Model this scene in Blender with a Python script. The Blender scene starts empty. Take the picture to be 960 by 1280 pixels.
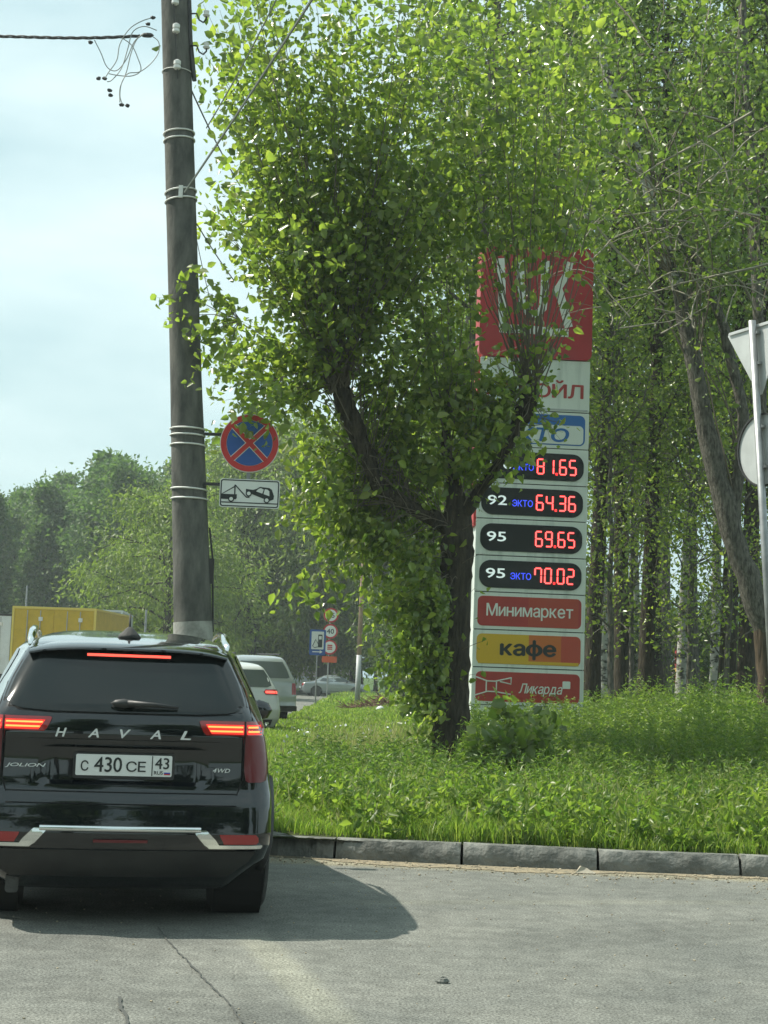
import bpy, math, random
import numpy as np
from mathutils import Vector, Matrix
random.seed(7); rng = np.random.default_rng(7)
S = bpy.context.scene; C = S.collection; R = math.radians; PI = math.pi

# ------------------------------------------------------------------ camera, sky, sun, exposure
F = 1900.0; PITCH = math.atan(206/F); ROLL = R(2.0); EYE = Vector((0, 0, 1.4))
fw = Vector((0, math.cos(PITCH), math.sin(PITCH))); r0 = Vector((1, 0, 0)); u0 = Vector((0, -math.sin(PITCH), math.cos(PITCH)))
rt = r0*math.cos(ROLL)+u0*math.sin(ROLL); up = u0*math.cos(ROLL)-r0*math.sin(ROLL)
cd = bpy.data.cameras.new('camera'); cam = bpy.data.objects.new('camera', cd); C.objects.link(cam); S.camera = cam
cam.matrix_world = Matrix(((rt.x, up.x, -fw.x, EYE.x), (rt.y, up.y, -fw.y, EYE.y), (rt.z, up.z, -fw.z, EYE.z), (0, 0, 0, 1)))
cd.sensor_fit = 'HORIZONTAL'; cd.sensor_width = 36; cd.lens = 36*F/960; cd.clip_start = .1; cd.clip_end = 3000
SUNDIR = Vector((-1.2, .3, 1.62)).normalized()
W = bpy.data.worlds.new("World"); S.world = W; W.use_nodes = True
nt = W.node_tree; N = nt.nodes; L = nt.links; N.clear()
sky = N.new('ShaderNodeTexSky'); sky.sky_type = 'NISHITA'; sky.sun_disc = False
sky.sun_elevation = math.asin(SUNDIR.z); sky.sun_rotation = math.atan2(SUNDIR.x, SUNDIR.y)
sky.air_density = 1.3; sky.dust_density = 2.5
bg1 = N.new('ShaderNodeBackground'); bg1.inputs[1].default_value = .11; L.new(sky.outputs[0], bg1.inputs[0])
bg2 = N.new('ShaderNodeBackground'); bg2.inputs[1].default_value = 1.0
tc = N.new('ShaderNodeTexCoord'); mp = N.new('ShaderNodeMapping'); mp.inputs['Scale'].default_value = (1, 1, 3.2); mp.inputs['Location'].default_value = (3.1, .4, .2)
n1 = N.new('ShaderNodeTexNoise'); n1.inputs['Scale'].default_value = 3.2; n1.inputs['Detail'].default_value = 5; n1.inputs['Roughness'].default_value = .5
cr = N.new('ShaderNodeValToRGB'); cr.color_ramp.elements[0].position = .38; cr.color_ramp.elements[0].color = (.40, .56, .58, 1)
cr.color_ramp.elements[1].position = .66; cr.color_ramp.elements[1].color = (.60, .73, .735, 1)
L.new(tc.outputs['Generated'], mp.inputs[0]); L.new(mp.outputs[0], n1.inputs[0]); L.new(n1.outputs[0], cr.inputs[0]); L.new(cr.outputs[0], bg2.inputs[0])
mx = N.new('ShaderNodeMixShader'); mr = N.new('ShaderNodeMapRange'); mr.inputs[1].default_value = .35; mr.inputs[2].default_value = .65; mr.inputs[3].default_value = .84; mr.inputs[4].default_value = .93
L.new(n1.outputs[0], mr.inputs[0]); L.new(mr.outputs[0], mx.inputs[0]); L.new(bg1.outputs[0], mx.inputs[1]); L.new(bg2.outputs[0], mx.inputs[2])
wo = N.new('ShaderNodeOutputWorld'); L.new(mx.outputs[0], wo.inputs[0])
sd = bpy.data.lights.new('sun', 'SUN'); sd.energy = 4.6; sd.angle = R(.6); sd.color = (1, .95, .84)
so = bpy.data.objects.new('sun', sd); C.objects.link(so); so.rotation_euler = (-SUNDIR).to_track_quat('-Z', 'Y').to_euler()
S.view_settings.view_transform = 'Standard'; S.view_settings.look = 'None'; S.view_settings.exposure = .6; S.view_settings.gamma = 1
S.render.engine = 'CYCLES'; S.cycles.max_bounces = 6; S.cycles.diffuse_bounces = 4; S.cycles.transparent_max_bounces = 4

def P(px, py, d):                                   # photograph pixel at world depth Y=d
    v = fw*1.0 + rt*((px-480)/F) + up*((640-py)/F)
    return EYE + v*(d/v.y)

# ------------------------------------------------------------------ materials
def material(name, col, rough=.6, metal=0, var=0, scale=4, detail=5, bump=0, bscale=30, emit=None, coat=0, spec=.5, stretch=(1, 1, 1), col2=None, lo=.35, hi=.65):
    m = bpy.data.materials.new(name); m.use_nodes = True; t = m.node_tree; b = t.nodes['Principled BSDF']
    b.inputs['Base Color'].default_value = (*col, 1); b.inputs['Roughness'].default_value = rough; b.inputs['Metallic'].default_value = metal
    b.inputs['Coat Weight'].default_value = coat; b.inputs['Coat Roughness'].default_value = .03; b.inputs['Specular IOR Level'].default_value = spec
    if emit: b.inputs['Emission Color'].default_value = (*emit[0], 1); b.inputs['Emission Strength'].default_value = emit[1]
    if var or col2 or bump:
        c = t.nodes.new('ShaderNodeTexCoord'); mp = t.nodes.new('ShaderNodeMapping'); mp.inputs['Scale'].default_value = stretch
        t.links.new(c.outputs['Object'], mp.inputs[0])
    if var or col2:
        n = t.nodes.new('ShaderNodeTexNoise'); n.inputs['Scale'].default_value = scale; n.inputs['Detail'].default_value = detail; n.inputs['Roughness'].default_value = .6
        t.links.new(mp.outputs[0], n.inputs[0]); r = t.nodes.new('ShaderNodeValToRGB'); e = r.color_ramp.elements
        e[0].position = lo; e[1].position = hi
        a = col2 or tuple(x*(1-var) for x in col); z = col if col2 else tuple(min(1, x*(1+var)) for x in col)
        e[0].color = (*a, 1); e[1].color = (*z, 1); t.links.new(n.outputs[0], r.inputs[0]); t.links.new(r.outputs[0], b.inputs['Base Color'])
    if bump:
        n2 = t.nodes.new('ShaderNodeTexNoise'); n2.inputs['Scale'].default_value = bscale; n2.inputs['Detail'].default_value = 6
        t.links.new(mp.outputs[0], n2.inputs[0]); bp = t.nodes.new('ShaderNodeBump'); bp.inputs['Strength'].default_value = bump; bp.inputs['Distance'].default_value = .05 if name.startswith('bark') else .02
        t.links.new(n2.outputs[0], bp.inputs['Height']); t.links.new(bp.outputs[0], b.inputs['Normal'])
    return m

def leaf_mat(name, cols, trans=.42, rough=.4, spec=.5, tcol=2.0):
    m = bpy.data.materials.new(name); m.use_nodes = True; t = m.node_tree; b = t.nodes['Principled BSDF']; o = t.nodes['Material Output']
    g = t.nodes.new('ShaderNodeNewGeometry'); r = t.nodes.new('ShaderNodeValToRGB'); e = r.color_ramp.elements
    e[0].color = (*cols[0], 1); e[1].color = (*cols[-1], 1)
    for i, c in enumerate(cols[1:-1]):
        k = e.new((i+1)/(len(cols)-1)); k.color = (*c, 1)
    t.links.new(g.outputs['Random Per Island'], r.inputs[0]); t.links.new(r.outputs[0], b.inputs['Base Color'])
    b.inputs['Roughness'].default_value = rough; b.inputs['Specular IOR Level'].default_value = spec
    tr = t.nodes.new('ShaderNodeBsdfTranslucent'); mul = t.nodes.new('ShaderNodeMix'); mul.data_type = 'RGBA'; mul.blend_type = 'MULTIPLY'; mul.inputs[0].default_value = 1
    mul.clamp_result = False
    mul.inputs[7].default_value = (tcol*.98, tcol*1.16, tcol*.55, 1); t.links.new(r.outputs[0], mul.inputs[6]); t.links.new(mul.outputs[2], tr.inputs[0])
    ms = t.nodes.new('ShaderNodeMixShader'); ms.inputs[0].default_value = trans
    t.links.new(b.outputs[0], ms.inputs[1]); t.links.new(tr.outputs[0], ms.inputs[2]); t.links.new(ms.outputs[0], o.inputs[0])
    return m

M = {}
def mm(k, *a, **kw): M[k] = material(k, *a, **kw); return M[k]
mm('asphalt', (.165, .168, .148), .85, col2=(.115, .12, .108), scale=.9, bump=.25, bscale=110, spec=.3, detail=9)
def grain(key, amt, scale, amt2=0, scale2=1):
    t = M[key].node_tree; b = t.nodes['Principled BSDF']; src = b.inputs['Base Color'].links[0].from_socket; c = t.nodes.new('ShaderNodeTexCoord')
    for a_, sc_ in ((amt, scale), (amt2, scale2)):
        if not a_: continue
        n = t.nodes.new('ShaderNodeTexNoise'); n.inputs['Scale'].default_value = sc_; n.inputs['Detail'].default_value = 3; n.inputs['Roughness'].default_value = .7; t.links.new(c.outputs['Object'], n.inputs[0])
        r = t.nodes.new('ShaderNodeMapRange'); r.inputs[1].default_value = .36; r.inputs[2].default_value = .64; r.inputs[3].default_value = 1-a_; r.inputs[4].default_value = 1+a_; t.links.new(n.outputs[0], r.inputs[0])
        m = t.nodes.new('ShaderNodeVectorMath'); m.operation = 'SCALE'; t.links.new(src, m.inputs[0]); t.links.new(r.outputs[0], m.inputs['Scale']); src = m.outputs[0]
    t.links.new(src, b.inputs['Base Color'])
grain('asphalt', .55, 80, .16, 7)
mm('asphalt_dust', (.205, .205, .175), .9, col2=(.15, .155, .135), scale=9, bump=.25, bscale=110, spec=.2)
grain('asphalt_dust', .3, 75, .15, 9)
mm('crack', (.065, .068, .062), .95)
mm('sand', (.33, .275, .185), .95, col2=(.18, .165, .125), scale=14, bump=.8, bscale=60, spec=.1)
mm('pebble', (.34, .29, .21), .9, var=.35, scale=9, bump=.4)
mm('soil', (.06, .065, .03), .95, col2=(.035, .05, .018), scale=2.5, bump=.5, bscale=12, spec=.1)
mm('field', (.06, .10, .03), .95, var=.3, scale=.4, spec=.1)
mm('kerb', (.21, .215, .195), .85, col2=(.10, .105, .095), scale=5, bump=.9, bscale=22, spec=.3, detail=9)
mm('pole_concrete', (.15, .148, .132), .9, col2=(.07, .072, .066), scale=6, lo=.36, hi=.64, bump=.5, bscale=50, stretch=(1, 1, .35), spec=.2)
mm('whitewash', (.36, .36, .33), .85, col2=(.20, .20, .18), scale=7, bump=.4, bscale=40, lo=.3, hi=.6)
mm('strap', (.72, .72, .68), .5, var=.15)
mm('dark_metal', (.045, .045, .045), .5, .3)
mm('porcelain', (.75, .75, .72), .25)
mm('cable', (.025, .025, .025), .6)
mm('wire_grey', (.22, .24, .22), .5)
mm('galvanised', (.30, .31, .31), .45, .65, var=.18, scale=9)
mm('sign_back', (.50, .52, .51), .5, .25, var=.1, scale=4)
mm('sign_red', (.52, .035, .035), .4); mm('sign_blue', (.02, .09, .33), .4); mm('sign_white', (.72, .74, .70), .4); mm('sign_black', (.015, .02, .02), .5)
mm('sign_orange', (.62, .10, .03), .5)
mm('stela_white', (.68, .73, .68), .35, col2=(.46, .51, .47), scale=4, stretch=(1, 1, .12), lo=.28, hi=.5)
mm('stela_red', (.40, .022, .03), .3, var=.1, scale=1.5); mm('stela_edge', (.45, .03, .03), .4)
mm('panel_red', (.38, .035, .028), .3, var=.08); mm('panel_yellow', (.62, .38, .015), .3); mm('panel_orange', (.55, .14, .02), .3); mm('panel_blue', (.015, .13, .42), .3)
mm('display_black', (.006, .009, .01), .18); mm('gap_dark', (.03, .035, .035), .8)
mm('led_red', (.3, .01, .01), .4, emit=((1, .03, .03), 1.3)); mm('led_core', (.5, .1, .1), .4, emit=((1, .22, .2), 1.3)); mm('led_blue', (.02, .02, .3), .4, emit=((.05, .10, 1), .8)); mm('led_white', (.6, .6, .6), .4, emit=((.8, 1, .95), .35))
mm('car_black', (.004, .006, .008), .12, coat=1, spec=.15); M['car_black'].node_tree.nodes['Principled BSDF'].inputs['Coat IOR'].default_value = 1.6; mm('car_plastic', (.03, .031, .03), .5, col2=(.013, .014, .015), scale=3, bump=.1, bscale=200)
mm('glass_dark', (.006, .009, .009), .05, spec=.45); mm('seam', (.002, .002, .002), .9); mm('chrome', (.75, .77, .76), .08, 1.0)
mm('silver_letter', (.72, .74, .73), .35, .3); mm('lens_red', (.30, .008, .010), .12, coat=1); mm('lens_dark', (.12, .004, .008), .3, coat=.35)
mm('tail_lit', (.5, .02, .01), .3, emit=((1, .03, .02), .7)); mm('tail_hot', (.8, .2, .05), .3, emit=((1, .22, .05), 1.9)); mm('brake_lit', (.8, .1, .08), .3, emit=((1, .09, .06), 1.5))
mm('rubber', (.05, .05, .047), .8, var=.3, scale=14, bump=.3, bscale=40); mm('rim', (.30, .31, .31), .3, .8); mm('underside', (.012, .012, .012), .9); mm('muffler', (.16, .13, .08), .7, .2, var=.3)
mm('plate_white', (.72, .74, .72), .35); mm('flag_blue', (.02, .06, .4), .5); mm('flag_red', (.5, .03, .03), .5)
mm('car_white', (.5, .52, .49), .2, coat=.8); mm('car_silver', (.42, .45, .45), .22, .5, coat=.8); mm('car_grey', (.36, .39, .39), .25, .4, coat=.6)
mm('glass_mid', (.05, .065, .065), .06, spec=.8)
mm('truck_yellow', (.55, .36, .03), .5, var=.08); mm('truck_trim', (.72, .55, .12), .4); mm('truck_grey', (.40, .42, .42), .5, var=.08); mm('truck_white', (.62, .66, .66), .5, var=.06)
mm('bark_dark', (.085, .072, .052), .95, col2=(.028, .025, .02), scale=18, bump=1, bscale=40, stretch=(1, 1, .22), spec=.1, detail=9)
mm('bark_mid', (.19, .18, .15), .95, col2=(.06, .057, .048), scale=26, bump=1, bscale=45, stretch=(1, 1, .28), spec=.1)
mm('bark_brown', (.13, .10, .07), .95, col2=(.05, .04, .03), scale=12, bump=1, bscale=26, stretch=(1, 1, .15), spec=.1)
mm('bark_pale', (.42, .42, .38), .9, col2=(.07, .07, .06), scale=3.5, bump=.6, bscale=20, stretch=(1, 1, 1.8), spec=.1, lo=.42, hi=.52)
mm('twig', (.14, .12, .085), .9); mm('twig_pale', (.27, .25, .19), .9)
mm('building_wall', (.50, .42, .38), .9, var=.1); mm('building_white', (.62, .64, .62), .8, var=.06); mm('building_pane', (.10, .13, .14), .1)
mm('wood_chip', (.42, .38, .30), .9, var=.2); mm('rust_twig', (.16, .08, .06), .9)
mm('litter', (.62, .68, .70), .7)
M['leaf_front'] = leaf_mat('leaf_front', [(.080, .115, .032), (.13, .175, .042), (.19, .23, .054), (.26, .28, .07)], .53, .27, .7)
M['leaf_mid'] = leaf_mat('leaf_mid', [(.070, .108, .028), (.115, .160, .036), (.175, .21, .048)], .45, .38)
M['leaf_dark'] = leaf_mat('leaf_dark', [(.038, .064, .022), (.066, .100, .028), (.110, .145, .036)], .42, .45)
M['leaf_willow'] = leaf_mat('leaf_willow', [(.095, .135, .034), (.145, .19, .044), (.20, .24, .058)], .40, .5)
M['leaf_far'] = leaf_mat('leaf_far', [(.050, .095, .036), (.080, .130, .044), (.115, .17, .052)], .35, .6)
M['grass'] = leaf_mat('grass', [(.095, .155, .034), (.145, .215, .044), (.20, .26, .056), (.27, .29, .09)], .46, .45, .4)
M['grass_deep'] = leaf_mat('grass_deep', [(.075, .13, .032), (.12, .18, .040), (.17, .22, .052)], .44, .45, .4)
M['weed'] = leaf_mat('weed', [(.09, .15, .034), (.145, .20, .042), (.21, .25, .06)], .45, .4)
M['dry_grass'] = leaf_mat('dry_grass', [(.22, .24, .09), (.32, .32, .14), (.42, .38, .20)], .3, .6, .3, 1.2)
M['flower_white'] = material('flower_white', (.70, .74, .76), .7)

# ------------------------------------------------------------------ mesh helpers
class MB:
    def __init__(s): s.v = []; s.f = []
    def add(s, vs, fs):
        o = len(s.v); s.v += [tuple(x) for x in vs]; s.f += [tuple(i+o for i in f) for f in fs]; return s
    def box(s, a, b, bev=0):
        x0, y0, z0 = a; x1, y1, z1 = b
        if bev:
            return s.prism([(x0+bev, z0), (x1-bev, z0), (x1, z0+bev), (x1, z1-bev), (x1-bev, z1), (x0+bev, z1), (x0, z1-bev), (x0, z0+bev)], y0, y1)
        return s.add([(x0, y0, z0), (x1, y0, z0), (x1, y1, z0), (x0, y1, z0), (x0, y0, z1), (x1, y0, z1), (x1, y1, z1), (x0, y1, z1)],
                     [(0, 3, 2, 1), (4, 5, 6, 7), (0, 1, 5, 4), (1, 2, 6, 5), (2, 3, 7, 6), (3, 0, 4, 7)])
    def prism(s, poly, y0, y1):                     # polygon in x,z (counter-clockwise seen from -y), extruded y0..y1
        n = len(poly)
        return s.add([(x, y0, z) for x, z in poly]+[(x, y1, z) for x, z in poly],
                     [tuple(range(n)), tuple(range(2*n-1, n-1, -1))]+[(i, i+n, (i+1) % n+n, (i+1) % n) for i in range(n)])
    def tube(s, path, rad, n=8, wob=0, cap=True):
        path = [Vector(p) for p in path]
        if not hasattr(rad, '__len__'): rad = [rad]*len(path)
        rings = []; up_ = Vector((.3, .9, .2))
        for i, p in enumerate(path):
            t = (path[min(i+1, len(path)-1)]-path[max(i-1, 0)])
            t = t.normalized() if t.length > 1e-9 else Vector((0, 0, 1))
            a = up_-t*up_.dot(t)
            if a.length < 1e-3: a = Vector((1, 0, 0))-t*t.x
            a.normalize(); up_ = a; b = t.cross(a)
            rings.append([p+(a*math.cos(k*2*PI/n)+b*math.sin(k*2*PI/n))*rad[i]*(1+(random.uniform(-wob, wob) if wob else 0)) for k in range(n)])
        vs = [v for r_ in rings for v in r_]; fs = []
        for i in range(len(path)-1):
            for k in range(n): k2 = (k+1) % n; fs.append((i*n+k, i*n+k2, (i+1)*n+k2, (i+1)*n+k))
        if cap: fs += [tuple(range(n-1, -1, -1)), tuple((len(path)-1)*n+k for k in range(n))]
        return s.add(vs, fs)
    def lathe(s, prof, n=24, axis='z', c=(0, 0, 0)):  # prof: (r, h)
        vs = []
        for r_, h in prof:
            for k in range(n):
                a = k*2*PI/n; q = (r_*math.cos(a), r_*math.sin(a), h)
                if axis == 'x': q = (h, q[0], q[1])
                if axis == 'y': q = (q[0], h, q[1])
                vs.append((q[0]+c[0], q[1]+c[1], q[2]+c[2]))
        m = len(prof); fs = [(i*n+k, i*n+(k+1) % n, (i+1)*n+(k+1) % n, (i+1)*n+k) for i in range(m-1) for k in range(n)]
        fs += [tuple(range(n-1, -1, -1)), tuple((m-1)*n+k for k in range(n))]
        return s.add(vs, fs)
    def grid(s, g):
        a, b = len(g), len(g[0])
        return s.add([p for row in g for p in row], [(i*b+j, i*b+j+1, (i+1)*b+j+1, (i+1)*b+j) for i in range(a-1) for j in range(b-1)])
    def blob(s, c, r, n=6, sq=(1, 1, 1), wob=.25):
        prof = []
        vs = []; m = 4
        for i in range(m+1):
            th = PI*i/m
            for k in range(n):
                a = k*2*PI/n; w = 1+random.uniform(-wob, wob)
                vs.append((c[0]+r*sq[0]*w*math.sin(th)*math.cos(a), c[1]+r*sq[1]*w*math.sin(th)*math.sin(a), c[2]+r*sq[2]*math.cos(th)*w))
        return s.add(vs, [(i*n+k, (i+1)*n+k, (i+1)*n+(k+1) % n, i*n+(k+1) % n) for i in range(m) for k in range(n)])
    def build(s, name, mat=None, parent=None, smooth=False, **props):
        me = bpy.data.meshes.new(name); me.from_pydata(s.v, [], s.f); me.update()
        o = bpy.data.objects.new(name, me); C.objects.link(o)
        if mat: me.materials.append(M[mat] if isinstance(mat, str) else mat)
        if parent: o.parent = parent
        if smooth: me.shade_smooth() if smooth is True else me.set_sharp_from_angle(angle=R(smooth)) if False else smooth_angle(me, smooth)
        for k, v in props.items(): o[k] = v
        return o
def smooth_angle(me, deg):
    me.shade_smooth()
    try: me.set_sharp_from_angle(angle=R(deg))
    except Exception: pass

def npmesh(name, V, faces, mat, parent=None, smooth=False, **props):   # V (n,3), faces (m,k) constant k
    me = bpy.data.meshes.new(name); m, k = faces.shape
    me.vertices.add(len(V)); me.vertices.foreach_set('co', V.astype(np.float32).ravel())
    me.loops.add(m*k); me.loops.foreach_set('vertex_index', faces.astype(np.int32).ravel())
    me.polygons.add(m); me.polygons.foreach_set('loop_start', np.arange(0, m*k, k, dtype=np.int32))
    me.update(calc_edges=True); me.materials.append(M[mat])
    if smooth: me.shade_smooth()
    o = bpy.data.objects.new(name, me); C.objects.link(o)
    if parent: o.parent = parent
    for k_, v in props.items(): o[k_] = v
    return o

def unit(a): return a/np.maximum(np.linalg.norm(a, axis=1, keepdims=True), 1e-9)
def leaf_verts(pos, d, size, width=.62, rich=False, fold=.25):
    """leaves at pos pointing along d; returns verts, faces"""
    n = len(pos); d = unit(d); q = unit(np.cross(d, rng.normal(size=(n, 3)))); w = np.cross(d, q); s = size[:, None]
    if rich:
        T = [(0, 0), (.28, 1), (.66, .78), (1, 0), (.66, -.78), (.28, -1)]; k = 6
    else:
        T = [(0, 0), (.42, 1), (1, 0), (.42, -1)]; k = 4
    V = np.empty((n, k, 3))
    for i, (t, b) in enumerate(T): V[:, i] = pos+d*s*t+q*s*(width*.5*b)+w*s*(fold*abs(b)*.5-.18*t*t)
    b = (np.arange(n)*k)[:, None]
    Fq = np.concatenate([b+[0, 1, 2, 3], b+[0, 3, 4, 5]], 1).reshape(-1, 4) if rich else np.concatenate([b+[0, 1, 2], b+[0, 2, 3]], 1).reshape(-1, 3)
    return V.reshape(-1, 3), Fq

def tag(o, label, cat, group=None, kind=None):
    o['label'] = label; o['category'] = cat
    if group: o['group'] = group
    if kind: o['kind'] = kind
    return o
def thing(name, label, cat, loc=(0, 0, 0), rz=0, group=None):
    o = bpy.data.objects.new(name, None); C.objects.link(o); o.empty_display_size = .2
    o.location = loc; o.rotation_euler = (0, 0, rz); return tag(o, label, cat, group)
def copy_tree(src, label, loc, rz=0, sc=1.0):
    c = src.copy(); C.objects.link(c); c.location = loc; c.rotation_euler = (0, 0, rz); c.scale = (sc if hasattr(sc, '__len__') else (sc, sc, sc)); c['label'] = label
    for ch in src.children:
        d = ch.copy(); C.objects.link(d); d.parent = c
        for g in ch.children:
            e = g.copy(); C.objects.link(e); e.parent = d
    return c

GL = {}
def glyph(ch):
    """flat outline mesh of one letter: points, faces"""
    if ch in GL: return GL[ch]
    if ch == 'н':
        w, h, q = .46, .54, .095; a = []; f = []
        for x0, z0, x1, z1 in ((0, 0, q, h), (w-q, 0, w, h), (q, h*.42, w-q, h*.58)): f.append(tuple(range(len(a), len(a)+4))); a += [[x0, z0], [x1, z0], [x1, z1], [x0, z1]]
        GL[ch] = (np.array(a), f); return GL[ch]
    src = {'Э': 'С', 'ф': 'о'}.get(ch, ch)
    cu = bpy.data.curves.new('t', 'FONT'); cu.body = src; cu.size = 1; cu.resolution_u = 3
    o = bpy.data.objects.new('t', cu); C.objects.link(o)
    me = bpy.data.meshes.new_from_object(o.evaluated_get(bpy.context.evaluated_depsgraph_get())); bpy.data.objects.remove(o)
    a = np.empty(len(me.vertices)*3); me.vertices.foreach_get('co', a); a = a.reshape(-1, 3)[:, :2]; fs = [tuple(p.vertices) for p in me.polygons]; bpy.data.meshes.remove(me)
    a = a-np.array([a[:, 0].min(), 0]); w = a[:, 0].max(); h = a[:, 1].max(); k = len(a)
    if ch == 'Э': a = np.concatenate([a*[-1, 1]+[w, 0], [[w*.30, h*.44], [w*.9, h*.44], [w*.9, h*.56], [w*.30, h*.56]]]); fs += [(k, k+1, k+2, k+3)]
    if ch == 'ф': a = np.concatenate([a*[1.25, 1], [[w*.56, -.2], [w*.69, -.2], [w*.69, h*1.38], [w*.56, h*1.38]]]); fs += [(k, k+1, k+2, k+3)]
    GL[ch] = (a, fs); return GL[ch]
def text(name, body, mat, parent, org, h, w=None, ext=.004, bold=0, shear=0):
    """text in the local x,z plane facing -y; org = left/bottom corner"""
    x = 0; P_ = []; fs = []; o = 0
    for ch in body:
        if ch == ' ': x += .3; continue
        a, f = glyph(ch); P_.append(a+np.array([x, 0])); fs += [tuple(i+o for i in q) for q in f]; o += len(a); x += a[:, 0].max()+.085
    a = np.concatenate(P_); a[:, 0] += shear*a[:, 1]; lo = a.min(0); hi = a.max(0); sz = h/(hi[1]-lo[1]); sx = (w/(hi[0]-lo[0])) if w else sz
    vs = np.stack([org[0]+(a[:, 0]-lo[0])*sx, np.full(len(a), org[1]), org[2]+(a[:, 1]-lo[1])*sz], 1)
    mb = MB().add(vs.tolist(), fs)
    if bold:
        b_ = bold*sz*.9
        for k, (dx, dz) in enumerate(((-b_, 0), (b_, 0), (0, b_*.6), (0, -b_*.6))): mb.add((vs+np.array([dx, -.0003*(k+1), dz])).tolist(), fs)
    return mb.build(name, mat, parent)

def rrect(x0, z0, x1, z1, r, n=6):
    p = []
    for cx, cz, a0 in ((x1-r, z0+r, -90), (x1-r, z1-r, 0), (x0+r, z1-r, 90), (x0+r, z0+r, 180)):
        for k in range(n+1): a = R(a0+90*k/n); p.append((cx+r*math.cos(a), cz+r*math.sin(a)))
    return p

# ------------------------------------------------------------------ setting: ground, road, kerb, verge
def flat(name, pts, z, mat, **kw):
    return MB().add([(x, y, z) for x, y in pts], [tuple(range(len(pts)))]).build(name, mat, **kw)
flat('ground', [(-900, -300), (900, -300), (900, 1200), (-900, 1200)], -.03, 'field', kind='structure')
KP = [(14, 11.35), (9, 11.5), (4.8, 11.6), (2.78, 11.66), (1.71, 11.7), (.68, 11.76), (-.29, 11.87), (-.78, 11.97), (-1.02, 12.3), (-1.22, 12.9), (-1.55, 14.0), (-2.05, 15.8), (-2.55, 17.6), (-2.95, 20), (-3.2, 24), (-3.25, 30), (-3.0, 38), (-2.75, 46), (-2.75, 60), (-2.75, 100)]
road = flat('road', [(-30, -15), (30, -15), (30, 11.2)]+[(x-.03, y+.03) for x, y in KP[:]]+[(-2.75, 104), (60, 104), (60, 118), (-30, 118)], 0, 'asphalt', kind='structure')
def KX(y):                                              # x of kerb at depth y on the long left side
    a = KP[7:]; return float(np.interp(y, [p[1] for p in a], [p[0] for p in a]))
def vh(x, y):
    t = min(max((y-14)/9, 0), 1); u = min(max((x+.5)/3.5, 0), 1); e = min(max((y-11.7)/.5, 0), 1)
    return .13+.03*e+.20*t*t*(3-2*t)*u*u*(3-2*u)+.04*math.sin(x*1.7+y*.8)*e*t
g = []
for j in range(70):
    y = 11.8+(j/69)**1.7*90; row = []
    for i in range(46):
        xl = KX(y)+.12 if y > 12 else -.80
        u = i/45; x = xl+(38-xl)*u**1.5
        yb = y
        if j == 0: yb = float(np.interp(-x, [-p[0] for p in KP[:8]], [p[1] for p in KP[:8]]))+.11
        row.append((x, yb, vh(x, yb)))
    g.append(row)
MB().grid(g).build('grass_verge', 'soil', smooth=True, kind='structure')
# kerb of single concrete stones
kerb = bpy.data.objects.new('kerb', None); C.objects.link(kerb); kerb['kind'] = 'structure'
def kerb_mesh(seed, hq):
    rr = random.Random(seed); nx = 26 if hq else 4; m = MB(); prof = [(0, -.05), (0, .055), (.004, .105), (.028, .152), (.055, .157), (.13, .156), (.15, .15), (.15, -.05)] if hq else [(0, -.05), (0, .12), (.03, .155), (.15, .155), (.15, -.05)]
    gd = []; chips = [(rr.uniform(.02, .98), rr.uniform(.03, .12), rr.uniform(.008, .03)) for _ in range(6)]+[(0, .05, .03), (1, .05, .03)]
    for i in range(nx+1):
        u = i/nx; row = []
        for k, (a, b) in enumerate(prof):
            dy = db = 0
            if hq and 2 <= k <= 3:
                c_ = max((d_*max(0, 1-abs(u-c)/w_)**.5 for c, w_, d_ in chips if abs(u-c) < w_), default=0)
                dy = c_*(1 if k == 2 else .8)*rr.uniform(.7, 1); db = -c_*rr.uniform(.5, 1)*(.9 if k == 3 else .3)
            row.append((u-.5, a+dy+(rr.uniform(-.002, .002) if hq else 0), b+db))
        gd.append(row)
    m.grid(gd); n = len(prof)
    m.f += [tuple(range(n)), tuple(nx*n+k for k in range(n-1, -1, -1))]
    return m
stones = []
walk = []; acc = [Vector((x, y, 0)) for x, y in KP]
joints = [(14, 11.35), (12.95, 11.38)]+[(KP[2][0]+(9-4.8)*k/4*1.0+0, 0) for k in ()]
def along(pts, step):
    out = [pts[0]]; rest = step; a = pts[0]
    for b in pts[1:]:
        d = (b-a).length
        while d >= rest: a = a+(b-a).normalized()*rest; out.append(a.copy()); d -= rest; rest = step
        rest -= d; a = b
    return out
right = along([Vector((2.78, 11.66, 0)), Vector((4.8, 11.6, 0)), Vector((9, 11.5, 0)), Vector((14, 11.35, 0))], 1.02)
mid = [Vector((x, y, 0)) for x, y in [(2.78, 11.66), (1.71, 11.7), (.68, 11.76), (-.29, 11.87), (-.80, 11.96)]]
left = along([Vector((x, y, 0)) for x, y in KP[7:18]], .5)[0:16]
left2 = along([left[-1]]+[Vector((x, y, 0)) for x, y in KP if y > left[-1].y+.3], 1.0)[:46]
segs = [(a, b) for q in (right[::-1], mid, [mid[-1], left[0]], left, left2) for a, b in zip(q, q[1:])]
kmesh = []
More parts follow.
